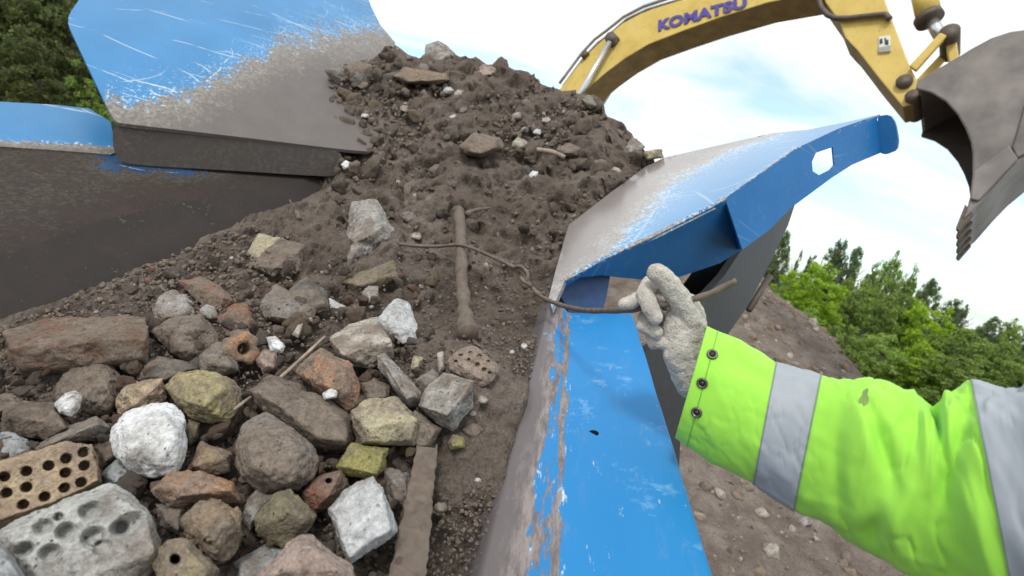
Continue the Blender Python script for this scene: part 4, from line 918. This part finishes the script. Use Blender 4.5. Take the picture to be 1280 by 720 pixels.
# ------------------------------------------------------------------ worker: sleeve and glove
per = empty('person', P(1300, 700, .6) - ZUP * 1.4)
tag(per, 'worker in a fluorescent green jacket and grey knit glove reaching in to pull the rod', 'person')
SEC = np.array([  # top px, bottom px, depth
 (884, 407, 844, 546, .86), (925, 428, 890, 577, .83), (972, 453, 943, 606, .80), (1024, 468, 990, 636, .765), (1064, 470, 1025, 655, .74), (1100, 475, 1062, 675, .71), (1140, 487, 1110, 698, .68), (1166, 506, 1150, 716, .655), (1182, 492, 1192, 745, .64), (1215, 485, 1276, 800, .61), (1290, 483, 1375, 860, .56), (1420, 470, 1510, 920, .50), (1600, 440, 1680, 990, .45)], float)
SU = np.array([0, .07, .16, .25, .32, .38, .45, .51, .55, .61, .72, .86, 1.0])
def sleeve_pt(u, th, off=0.0):
    u = np.asarray(u, float); th = np.asarray(th, float)
    s = [np.interp(u, SU, SEC[:, k]) for k in range(5)]
    T = PA(s[0], s[1], s[4]); Bm = PA(s[2], s[3], s[4])
    c = (T + Bm) / 2; A = (T - Bm) / 2; L = np.linalg.norm(A, axis=-1)
    e = CAM - c; e /= np.linalg.norm(e, axis=-1, keepdims=True)
    A_ = A / L[..., None]; e = e - A_ * (e * A_).sum(-1, keepdims=True); e /= np.linalg.norm(e, axis=-1, keepdims=True)
    rad = A_ * (np.cos(th) * 1.0)[..., None] + e * (np.sin(th) * .72)[..., None]
    # folds
    q = np.stack([u * 9 + .25 * np.cos(th), np.cos(th) * 1.3, np.sin(th) * 1.3], -1)
    w = fbm(q, 3, 31, .5) * .045
    w = w + .05 * (1 - np.abs(vnoise(np.stack([u * 14 + th * .55, np.cos(th) * .8, np.sin(th) * .8], -1), 12)) * 2) * sstep(.27, .36, u)
    def cr(u0, t0, su, st, a, sl): 
        du = u - u0 - sl * (th - t0); dt = th - t0
        return a * np.exp(-(du / su) ** 2 - (dt / st) ** 2)
    f_ = cr(.525, .25, .012, .7, -.09, .02) + cr(.50, .9, .018, .5, .03, .03) + cr(.56, 1.0, .016, .6, -.045, -.045) + cr(.40, 1.15, .02, .35, -.055, .10) + cr(.37, 1.05, .045, .42, .05, .0) + cr(.45, 1.9, .025, .4, .05, -.06) + cr(.42, 2.2, .02, .35, -.05, -.06) + cr(.58, 1.5, .02, .5, .04, .03) + cr(.33, 1.7, .018, .5, -.035, .03)
    w = w + f_ * 3.2
    w = w + fbm(q * 3.1, 3, 77) * .011 - .02 * sstep(.05, .25, vnoise(q * np.array([1.6, 2.2, 2.2]) + 5, 41)) * sstep(.02, .06, u)
    for sc_, sd_, am in ((1.5, 61, .045), (2.6, 67, .026)):
        nn_ = fbm(q * np.array([sc_ * 1.3, sc_, sc_]) + 3.3, 2, sd_, .4); gate = sstep(-.25, .35, vnoise(q * .9 + 9, sd_ + 1))
        w = w - am * np.exp(-np.abs(nn_) / .07) * gate * sstep(.0, .05, u)
    edge = 1 - .5 * np.exp(-(u / .02) ** 2)
    return c + rad * (L * (1 + w * edge) + off)[..., None]
def sleeve_mesh(u0, u1, off, nu, nt_, close=False):
    u = np.linspace(u0, u1, nu); th = np.linspace(0, 2 * math.pi, nt_, endpoint=False); U, T = np.meshgrid(u, th, indexing='ij')
    V = sleeve_pt(U, T, off); idx = np.arange(nu * nt_).reshape(nu, nt_); nx = np.roll(idx, -1, 1)
    q = np.stack([idx[:-1], nx[:-1], nx[1:], idx[1:]], -1).reshape(-1, 4)
    return V.reshape(-1, 3), q, idx
V, q, idx = sleeve_mesh(0, 1, 0, 330, 128)
Vi, qi, _ = sleeve_mesh(0, .06, -.004, 12, 128)
n = len(V); V2 = np.vstack([V, Vi]); q2 = q.tolist() + (qi[:, ::-1] + n).tolist() + [[int(idx[0, (k + 1) % 128]), int(idx[0, k]), n + k, n + (k + 1) % 128] for k in range(128)] + [idx[-1].tolist()]
slv = obj('jacket_sleeve', V2, q2, MAT['hivis'], per)
for a, b in ((.158, .252), (.612, .80)):
    V, q, _ = sleeve_mesh(a, b, .0016, 60, 128); sub('reflective_band', V, q, MAT['band'], slv)
for a in (.1565, .2535, .6105):
    V, q, _ = sleeve_mesh(a, a + .0028, .0022, 4, 128); sub('seam', V, q, MAT['tape_seam'], slv)
for a in (.022,):
    V, q, _ = sleeve_mesh(a, a + .0022, .0009, 4, 128); sub('seam', V, q, MAT['seam'], slv)
def on_sleeve(px, py):
    U, T = np.meshgrid(np.linspace(0, .6, 300), np.linspace(.05, 3.1, 200), indexing='ij'); W = sleeve_pt(U, T); x, y, d = proj(W)
    k = np.unravel_index(np.argmin((x - px) ** 2 + (y - py) ** 2), x.shape); u, t = U[k], T[k]
    p = W[k]; du = sleeve_pt(np.array(u + .004), np.array(t)) - p; dt = sleeve_pt(np.array(u), np.array(t + .02)) - p
    nn = np.cross(du, dt); nn /= np.linalg.norm(nn); nn = nn if nn.dot(CAM - p) > 0 else -nn
    return p, nn, du / np.linalg.norm(du)
for x, y in ((890, 443), (878, 479), (871, 516)):
    p, nn, a = on_sleeve(x, y); a = a - nn * a.dot(nn); a /= np.linalg.norm(a); b = np.cross(nn, a)
    def disc(prof, mat, name, par):
        Vd = [p + nn * z + (a * math.cos(k * .2618) + b * math.sin(k * .2618)) * rr for rr, z in prof for k in range(24)]
        Qd = [[i * 24 + k, i * 24 + (k + 1) % 24, (i + 1) * 24 + (k + 1) % 24, (i + 1) * 24 + k] for i in range(len(prof) - 1) for k in range(24)]
        return sub(name, Vd, Qd, mat, par)
    sn = disc([(.0084, -.003), (.0084, .002), (.0072, .0035), (.0052, .0032), (.0046, .0012), (.0002, .001)], MAT['snaprim'], 'snap_button', slv)
    disc([(.0036, .0), (.0034, .0026), (.0002, .003)], MAT['snap'], 'snap_stud', sn)

def stain():
    U, T = np.meshgrid(np.linspace(.2, .6, 300), np.linspace(.05, 2, 200), indexing='ij'); x, y, d = proj(sleeve_pt(U, T)); k = np.unravel_index(np.argmin((x - 1080) ** 2 + (y - 497) ** 2), x.shape)
    V = [sleeve_pt(np.array(U[k]), np.array(T[k]), .0012)]
    for i in range(24):
        a = i * .2618; rr = 1 + .25 * math.sin(3 * a) + .15 * math.sin(5 * a + 1)
        V.append(sleeve_pt(np.array(U[k] + .008 * rr * math.cos(a)), np.array(T[k] + .14 * rr * math.sin(a)), .0012))
    sub('stain', V, [[0, 1 + i, 1 + (i + 1) % 24] for i in range(24)], MAT['stain'], slv)
stain()
def glove():
    bm = bmesh.new()
    def cap(a, ra, b, rb):
        a, b = np.asarray(a), np.asarray(b); L = np.linalg.norm(b - a); k = max(2, int(L / (min(ra, rb) * .22)))
        for i in range(k + 1):
            t = i / k; c = a + (b - a) * t; bmesh.ops.create_icosphere(bm, subdivisions=3, radius=ra + (rb - ra) * t, matrix=Matrix.Translation(Vector(c)))
    def chain(pts):
        px = .86 / F
        for (x, y, d, r1), (x2, y2, d2, r2) in zip(pts[:-1], pts[1:]): cap(P(x, y, d), r1 * px, P(x2, y2, d2), r2 * px)
    # wrist and palm (two strands side by side so that the hand is broad, not round)
    chain([(876, 480, .90, 22), (862, 455, .89, 22), (856, 425, .885, 22), (856, 400, .885, 21), (855, 386, .885, 16)])
    chain([(868, 478, .875, 24), (850, 440, .875, 22), (848, 415, .88, 20), (850, 395, .88, 17)])
    chain([(866, 440, .885, 20), (865, 412, .89, 19), (866, 392, .89, 15), (860, 376, .885, 12)])
    # thumb pointing up and left, bent over the rod
    chain([(860, 400, .875, 17), (851, 376, .865, 15.5), (836, 355, .86, 13.5), (825, 344, .86, 12.5), (820, 340, .862, 11)])
    # index finger: out from the knuckle, folded down around the rod
    chain([(862, 380, .915, 13), (834, 358, .925, 11.5), (812, 355, .905, 11), (806, 368, .878, 11), (814, 386, .862, 11), (821, 397, .857, 9.5)])
    # middle finger tip reaching along the rod to the left
    chain([(860, 392, .92, 13), (830, 376, .93, 11), (804, 372, .91, 10.5), (792, 377, .892, 9.5), (781, 380, .885, 8)])
    # ring and little finger closed in the palm
    chain([(858, 408, .918, 12), (826, 398, .925, 11), (808, 398, .905, 10.5), (806, 408, .885, 10), (820, 416, .87, 9)])
    chain([(858, 424, .91, 11), (830, 416, .915, 10), (816, 418, .90, 9.5), (818, 428, .884, 9), (830, 430, .872, 8)])
    me = bpy.data.meshes.new('tmp'); bm.to_mesh(me); bm.free(); o = bpy.data.objects.new('tmp', me); COL.objects.link(o)
    md = o.modifiers.new('r', 'REMESH'); md.mode = 'VOXEL'; md.voxel_size = .0016; md2 = o.modifiers.new('s', 'SMOOTH'); md2.iterations = 5; md2.factor = .5
    bpy.context.view_layer.update(); m2 = bpy.data.meshes.new_from_object(o.evaluated_get(bpy.context.evaluated_depsgraph_get()))
    v = np.array([q.co[:] for q in m2.vertices]); f = [list(p.vertices) for p in m2.polygons]; nn = np.array([q.normal[:] for q in m2.vertices])
    bpy.data.objects.remove(o)
    v = v + nn * (fbm(v * 70, 3, 8)[:, None] * .0016 + fbm(v * 30, 2, 18)[:, None] * .002)
    obj('glove', v, f, MAT['glove'], per)
glove()

# ------------------------------------------------------------------ terrain
MC = P(965, 355, 12.0); MX = P(978, 352, 12.0)[0]
def terr(x, y):
    dx, dy = x - MC[0], y - MC[1]
    m = 2.35 * (1 - sstep(MX - .5, MX + 1.6, x + .05 * (y - MC[1]))) * sstep(3.8, MC[1], y) * (1 - sstep(MC[1] + 2, MC[1] + 6, y)) * sstep(-1.5, 2, x)
    m2 = 2.1 * sstep(-5, -9, x) * sstep(2, 8, y)          # grassy bank on the left
    far = 1.0 * sstep(25, 60, np.hypot(x, y))
    return m + m2 + far * .6 + fbm(np.stack([x, y, x * 0], -1) * .35, 4, 5) * .16 * sstep(400, 60, np.hypot(x, y)) + fbm(np.stack([x, y, x * 0], -1) * 1.7, 3, 6) * .05
g = np.concatenate([-np.geomspace(900, 12, 40), np.linspace(-11.5, 25, 190), np.geomspace(26, 900, 45)])
GX, GY = np.meshgrid(g, g); GZ = terr(GX, GY); N_ = len(g); idx = np.arange(N_ * N_).reshape(N_, N_)
q = np.stack([idx[:-1, :-1], idx[:-1, 1:], idx[1:, 1:], idx[1:, :-1]], -1).reshape(-1, 4)
cx_ = GX.ravel()[q].mean(1); cy_ = GY.ravel()[q].mean(1)
gm = ((cx_ < -5.5) & (cy_ > 3)) | (np.hypot(cx_, cy_) > 26) | ((cx_ - MX) > 3.2)
gr = obj('ground', np.stack([GX, GY, GZ], -1).reshape(-1, 3), q, None, mats=[MAT['ground'], MAT['grass']], midx=gm.astype(int).tolist()); gr['kind'] = 'structure'
def on_ground(px, py, lo=2, hi=60):
    d = np.linspace(lo, hi, 3000); w = PA(np.full(3000, px), np.full(3000, py), d); z = terr(w[:, 0], w[:, 1]); k = np.argmax(w[:, 2] < z)
    return w[k] if (w[:, 2] < z).any() else w[-1], d[k]
gs = [(845, 585), (872, 612), (920, 618), (985, 648), (1000, 690), (905, 655), (885, 690), (940, 660), (960, 700), (925, 712), (878, 640), (1020, 665), (900, 632), (948, 632), (970, 668), (912, 690), (895, 705), (1040, 690), (985, 712), (930, 690), (945, 400), (960, 440), (925, 395), (990, 400), (1000, 430)]
for i, (x, y) in enumerate(gs):
    w, d = on_ground(x, y); q = random.Random(i); s = q.uniform(5, 13) / F * d / 2
    o = bpy.data.objects.new('ground_stone', PROT[('rubble', 2 if i % 3 else 4, i % 3)]); COL.objects.link(o); o.location = w; o.scale = (s * 1.3, s * .9, s * .8); o.rotation_euler = (q.uniform(0, 6), q.uniform(0, 6), q.uniform(0, 6))
    tag(o, 'pale stone lying on the bare earth beyond the blue rail', 'stone', 'stones on the bare earth')
def g2(i):
    x, y = RNG.uniform(2.0, 9), RNG.uniform(1.0, 13); s = RNG.uniform(.01, .03) if RNG.random() < .85 else RNG.uniform(.03, .10)
    return np.array([x, y, float(terr(np.array(x), np.array(y)))]), s
gravel('ground_gravel', 5200, g2, [('clod', .2), ('tan', .35), ('beige', .2), ('lightgrey', .15), ('pink', .1)], 'loose gravel scattered over the bare earth below the hopper')

# ------------------------------------------------------------------ trees
def crown_mesh(seed, shape, n_cl, per_, leaf, mat, spread=.34):
    q = np.random.default_rng(seed); V = []
    cs = []
    while len(cs) < n_cl:
        p = q.uniform(-1, 1, 3); z = (p[2] + 1) / 2; rr = np.hypot(p[0], p[1])
        lim = shape(z) * (1 + .25 * math.sin(3 * math.atan2(p[1], p[0]) + seed + 5 * z))
        if rr < lim and (rr > lim * .35 or q.random() < .4): cs.append((p[0], p[1], z))
    for c in cs:
        cr_ = q.uniform(.6, 1.25) * spread * .5
        for _ in range(per_):
            d = q.normal(size=3); d /= np.linalg.norm(d); pos = np.array([c[0], c[1], c[2] * 2]) + d * cr_ * q.uniform(.3, 1) * np.array([1, 1, .8]); a = q.normal(size=3); a /= np.linalg.norm(a); b = np.cross(a, q.normal(size=3)); b /= np.linalg.norm(b); s = leaf * q.uniform(.6, 1.3)
            V += [pos - a * s * .9, pos + b * s * .5, pos + a * s * .9, pos - b * s * .5]
    V = np.array(V); me = bpy.data.meshes.new('crown'); me.from_pydata(V.tolist(), [], np.arange(len(V)).reshape(-1, 4).tolist()); me.update(); me.materials.append(MAT[mat]); return me
def trunk_mesh(seed):
    q = np.random.default_rng(seed); m = MB(); pts = [np.array([.03 * math.sin(3 * t + seed), .03 * math.cos(2 * t), t * 1.85]) for t in np.linspace(0, 1, 9)]
    m.tube(pts, list(np.linspace(.045, .008, 9)), 8)
    for k in range(9):
        h = q.uniform(.5, 1.6); a = q.uniform(0, 6.28); L = q.uniform(.3, .65) * (1.15 - h / 2); p = np.array([0, 0, h])
        m.tube([p, p + np.array([math.cos(a) * L * .6, math.sin(a) * L * .6, .12]), p + np.array([math.cos(a) * L, math.sin(a) * L, .3])], [.018, .011, .004], 5)
    me = bpy.data.meshes.new('trunk'); me.from_pydata(m.v, [], m.f); me.update(); me.materials.append(MAT['bark']); return me
shapes = {'tall': lambda z: .75 * math.sin(math.pi * min(1, max(.02, z * .9 + .06))) ** .7 * (1.05 - .45 * z), 'cone': lambda z: .62 * (1 - z) ** .8 + .03, 'bush': lambda z: .95 * math.sqrt(max(0, 1 - (z * 1.02 - .1) ** 2 / .85))}
CM = {}
for kd, mt in (('tall', 'leaf_mid'), ('tall', 'leaf_dark'), ('cone', 'leaf_dark'), ('bush', 'leaf_bright'), ('bush', 'leaf_mid'), ('bush', 'leaf_deep'), ('tall', 'leaf_deep')):
    for v in range(2): CM[(kd, mt, v)] = crown_mesh(hash_ := 11 + v * 5 + len(CM), shapes[kd], {'tall': 170, 'cone': 130, 'bush': 170}[kd], 60, .042 if kd != 'bush' else .05, mt, .3)
TM = [trunk_mesh(s) for s in (1, 2, 3)]
def tree(px, ytop, d, width_px, kd, mt, label, group, name='tree', ybase=None, i=0):
    top = P(px, ytop, d)
    base = np.array([top[0], top[1], float(terr(np.array(top[0]), np.array(top[1])))])
    if ybase is not None: base[2] = P(px, ybase, d)[2]
    H = max(.5, top[2] - base[2]); wd = width_px / F * d / 2 / (.75 if kd == 'tall' else .62 if kd == 'cone' else .95)
    t = empty(name, base); tag(t, label, 'tree' if name != 'bush' else 'bush', group)
    cr = bpy.data.objects.new('crown', CM[(kd, mt, i % 2)]); tr = bpy.data.objects.new('trunk', TM[i % 3])
    for o in (cr, tr): COL.objects.link(o); o.parent = t
    cr.scale = (wd, wd, H * .5 * .93); cr.location = (0, 0, H * .06); cr.rotation_euler = (0, 0, i * 1.3); tr.scale = (H * .5, H * .5, H * .5)
T = tree
far = [(986, 286, 34, 30, 'tall', 'leaf_dark', 'tall dark tree nearest the blue flared plate'), (1004, 311, 33, 12, 'cone', 'leaf_dark', 'slim dark spruce right of the tree beside the plate'), (1021, 313, 34, 22, 'cone', 'leaf_dark', 'short dark spruce behind the bright green bush'), (1056, 296, 34, 34, 'tall', 'leaf_dark', 'tall dark tree rising behind the bright green bush'), (1077, 306, 33, 26, 'tall', 'leaf_dark', 'dark tree just right of the tall one behind the bush'), (1100, 326, 36, 22, 'tall', 'leaf_mid', 'small pale tree in the dip of the tree line'), (1126, 313, 33, 34, 'tall', 'leaf_mid', 'tall green tree at the middle of the tree line'), (1147, 331, 34, 24, 'tall', 'leaf_mid', 'thin light tree right of the middle of the tree line'), (1170, 346, 33, 34, 'tall', 'leaf_dark', 'dark round tree on the falling tree line'), (1200, 372, 33, 34, 'tall', 'leaf_dark', 'dark leafy tree with a jagged top toward the right'), (1213, 376, 35, 20, 'cone', 'leaf_dark', 'slim spruce beside the jagged dark tree'), (1246, 394, 38, 30, 'tall', 'leaf_dark', 'dark tree second from the right edge'), (1272, 398, 38, 32, 'tall', 'leaf_mid', 'green tree at the right edge of the tree line'), (960, 312, 36, 40, 'tall', 'leaf_mid', 'green tree partly behind the grey brace'), (1230, 404, 40, 26, 'tall', 'leaf_mid', 'low tree in the gap near the right edge'), (1310, 405, 38, 50, 'tall', 'leaf_dark', 'dark tree cut off by the right edge')]
for i, a in enumerate(far): T(*a, 'trees along the tree line', 'tree' if a[4] != 'cone' else 'spruce', i=i)
bushes = [(1030, 328, 26, 78, 'bush', 'leaf_bright', 'bright yellow green bush above the bare slope', 415), (1075, 350, 27, 70, 'bush', 'leaf_mid', 'green bush right of the bright yellow green one', 450), (1120, 352, 27, 80, 'bush', 'leaf_mid', 'broad green bush below the middle of the tree line', 470), (1165, 372, 26, 80, 'bush', 'leaf_bright', 'light green bush below the dark round tree', 480), (1066, 408, 16, 62, 'bush', 'leaf_mid', 'low green bush at the foot of the bare slope', 475), (1110, 418, 16, 80, 'bush', 'leaf_mid', 'low green bush just above the sleeve', 500), (1160, 430, 16, 80, 'bush', 'leaf_bright', 'light green low bush above the elbow fold', 510), (1215, 412, 24, 90, 'bush', 'leaf_mid', 'green bush below the jagged dark tree', 500), (1262, 430, 24, 90, 'bush', 'leaf_mid', 'green bush near the right edge above the silver tape', 510), (1205, 446, 15, 90, 'bush', 'leaf_mid', 'lowest green bush above the upper silver tape', 520), (1016, 386, 16, 44, 'bush', 'leaf_mid', 'small bush at the edge of the bare slope', 440), (1000, 340, 30, 50, 'bush', 'leaf_mid', 'green bush left of the bright yellow green one', 420), (1300, 450, 22, 90, 'bush', 'leaf_mid', 'bush cut off by the right edge', 530)]
for i, (px, yt, d, w, kd, mt, lb, yb) in enumerate(bushes): T(px, yt, d, w, kd, mt, lb, 'bushes below the tree line', 'bush', yb, i)
left = [(20, -60, 9, 150, 'bush', 'leaf_deep', 'dark green bush filling the upper left corner', 150), (95, -20, 9.5, 120, 'bush', 'leaf_deep', 'dark green bush touching the edge of the left plate', 150), (-60, -40, 9, 150, 'bush', 'leaf_deep', 'dark green bush cut off by the left edge', 150), (55, 40, 7.5, 110, 'bush', 'leaf_deep', 'lower dark green bush above the blue rim', 160), (130, 70, 8, 70, 'bush', 'leaf_mid', 'yellowish bush close behind the edge of the left plate', 160), (-30, 60, 7.5, 110, 'bush', 'leaf_deep', 'low dark bush at the left edge above the blue rim', 165)]
for i, (px, yt, d, w, kd, mt, lb, yb) in enumerate(left): T(px, yt, d, w, kd, mt, lb, 'bushes beyond the left wall', 'bush', yb, i)
for i, (px, yt, d, w) in enumerate([(10, -190, 16, 190), (90, -220, 17, 200), (-80, -200, 15, 220), (160, -160, 18, 160)]):
    T(px, yt, d, w, 'tall', 'leaf_deep', ['dark tall tree at the upper left corner', 'dark tall tree behind the left plate', 'dark tall tree beyond the left edge', 'dark tree hidden mostly by the left plate'][i], 'trees beyond the left wall', 'tree', 200, i)

# ------------------------------------------------------------------ light and sky
w = bpy.data.worlds.new('World'); scene.world = w; w.use_nodes = True; nt = w.node_tree; bg = nt.nodes['Background']
SUN_EL, SUN_AZ = R(58), R(-150)
sky = nd(nt, 'ShaderNodeTexSky', sky_type='NISHITA', sun_disc=False); sky.sun_elevation = SUN_EL; sky.sun_rotation = SUN_AZ; sky.air_density = 1.0; sky.dust_density = 1.5
tc = nd(nt, 'ShaderNodeTexCoord').outputs['Generated']
sp = nd(nt, 'ShaderNodeSeparateXYZ', i_0=tc); zc = math_(nt, 'ADD', math_(nt, 'MAXIMUM', sp.outputs[2], 0.0), .25)
cv = nd(nt, 'ShaderNodeCombineXYZ'); nt.links.new(math_(nt, 'DIVIDE', sp.outputs[0], zc), cv.inputs[0]); nt.links.new(math_(nt, 'DIVIDE', sp.outputs[1], zc), cv.inputs[1])
mp = nd(nt, 'ShaderNodeMapping', i_Vector=cv.outputs[0]); mp.inputs['Rotation'].default_value = (0, 0, R(-35)); mp.inputs['Scale'].default_value = (.55, 1.5, 1); mp.inputs['Location'].default_value = (.35, .2, 0)
cn = noise(nt, mp.outputs[0], 1.15, 6, .55, .35)
tgt = ray(1150, 290); tgt /= np.linalg.norm(tgt)
dp = nd(nt, 'ShaderNodeVectorMath', operation='DOT_PRODUCT', i_0=tc); dp.inputs[1].default_value = tuple(tgt)
cn = math_(nt, 'ADD', cn, ramp(nt, dp.outputs['Value'], [(.90, .16), (.985, 0.0)]))
cm = ramp(nt, cn, [(.46, .25), (.62, 1.0)])
skyb = mixc(nt, 1.0, sky.outputs[0], (2.3, 2.75, 2.6), 'MULTIPLY')
cloud = mixc(nt, ramp(nt, noise(nt, mp.outputs[0], 3, 5), [(.3, 0.0), (.7, 1.0)]), (10.6, 11, 11.2), (12.6, 12.7, 12.6))
col = mixc(nt, cm, skyb, cloud); nt.links.new(col, bg.inputs[0]); bg.inputs[1].default_value = .1
sl = bpy.data.lights.new('sun', 'SUN'); sl.energy = 1.9; sl.angle = R(12); sl.color = (1, .96, .9)
so = bpy.data.objects.new('sun', sl); COL.objects.link(so)
sd_ = Vector((math.sin(SUN_AZ) * math.cos(SUN_EL), math.cos(SUN_AZ) * math.cos(SUN_EL), math.sin(SUN_EL)))
so.rotation_euler = sd_.to_track_quat('Z', 'Y').to_euler()

cam = bpy.data.cameras.new('camera'); cam.sensor_width = 36; cam.lens = 18; cam.clip_start = .02; cam.clip_end = 3000
cam.dof.use_dof = True; cam.dof.focus_distance = 1.15; cam.dof.aperture_fstop = 4.5
co = bpy.data.objects.new('camera', cam); COL.objects.link(co)
mr, md, mf = MW @ np.array([1, 0, 0]), MW @ np.array([0, 1, 0]), MW @ np.array([0, 0, 1])
m4 = Matrix.Identity(4)
for i in range(3): m4[i][0] = mr[i]; m4[i][1] = -md[i]; m4[i][2] = -mf[i]; m4[i][3] = CAM[i]
co.matrix_world = m4; scene.camera = co
scene.view_settings.view_transform = 'Standard'; scene.view_settings.look = 'None'; scene.view_settings.exposure = 0; scene.view_settings.gamma = 1
scene.cycles.use_denoising = True; scene.cycles.max_bounces = 6; scene.cycles.caustics_reflective = False; scene.cycles.caustics_refractive = False
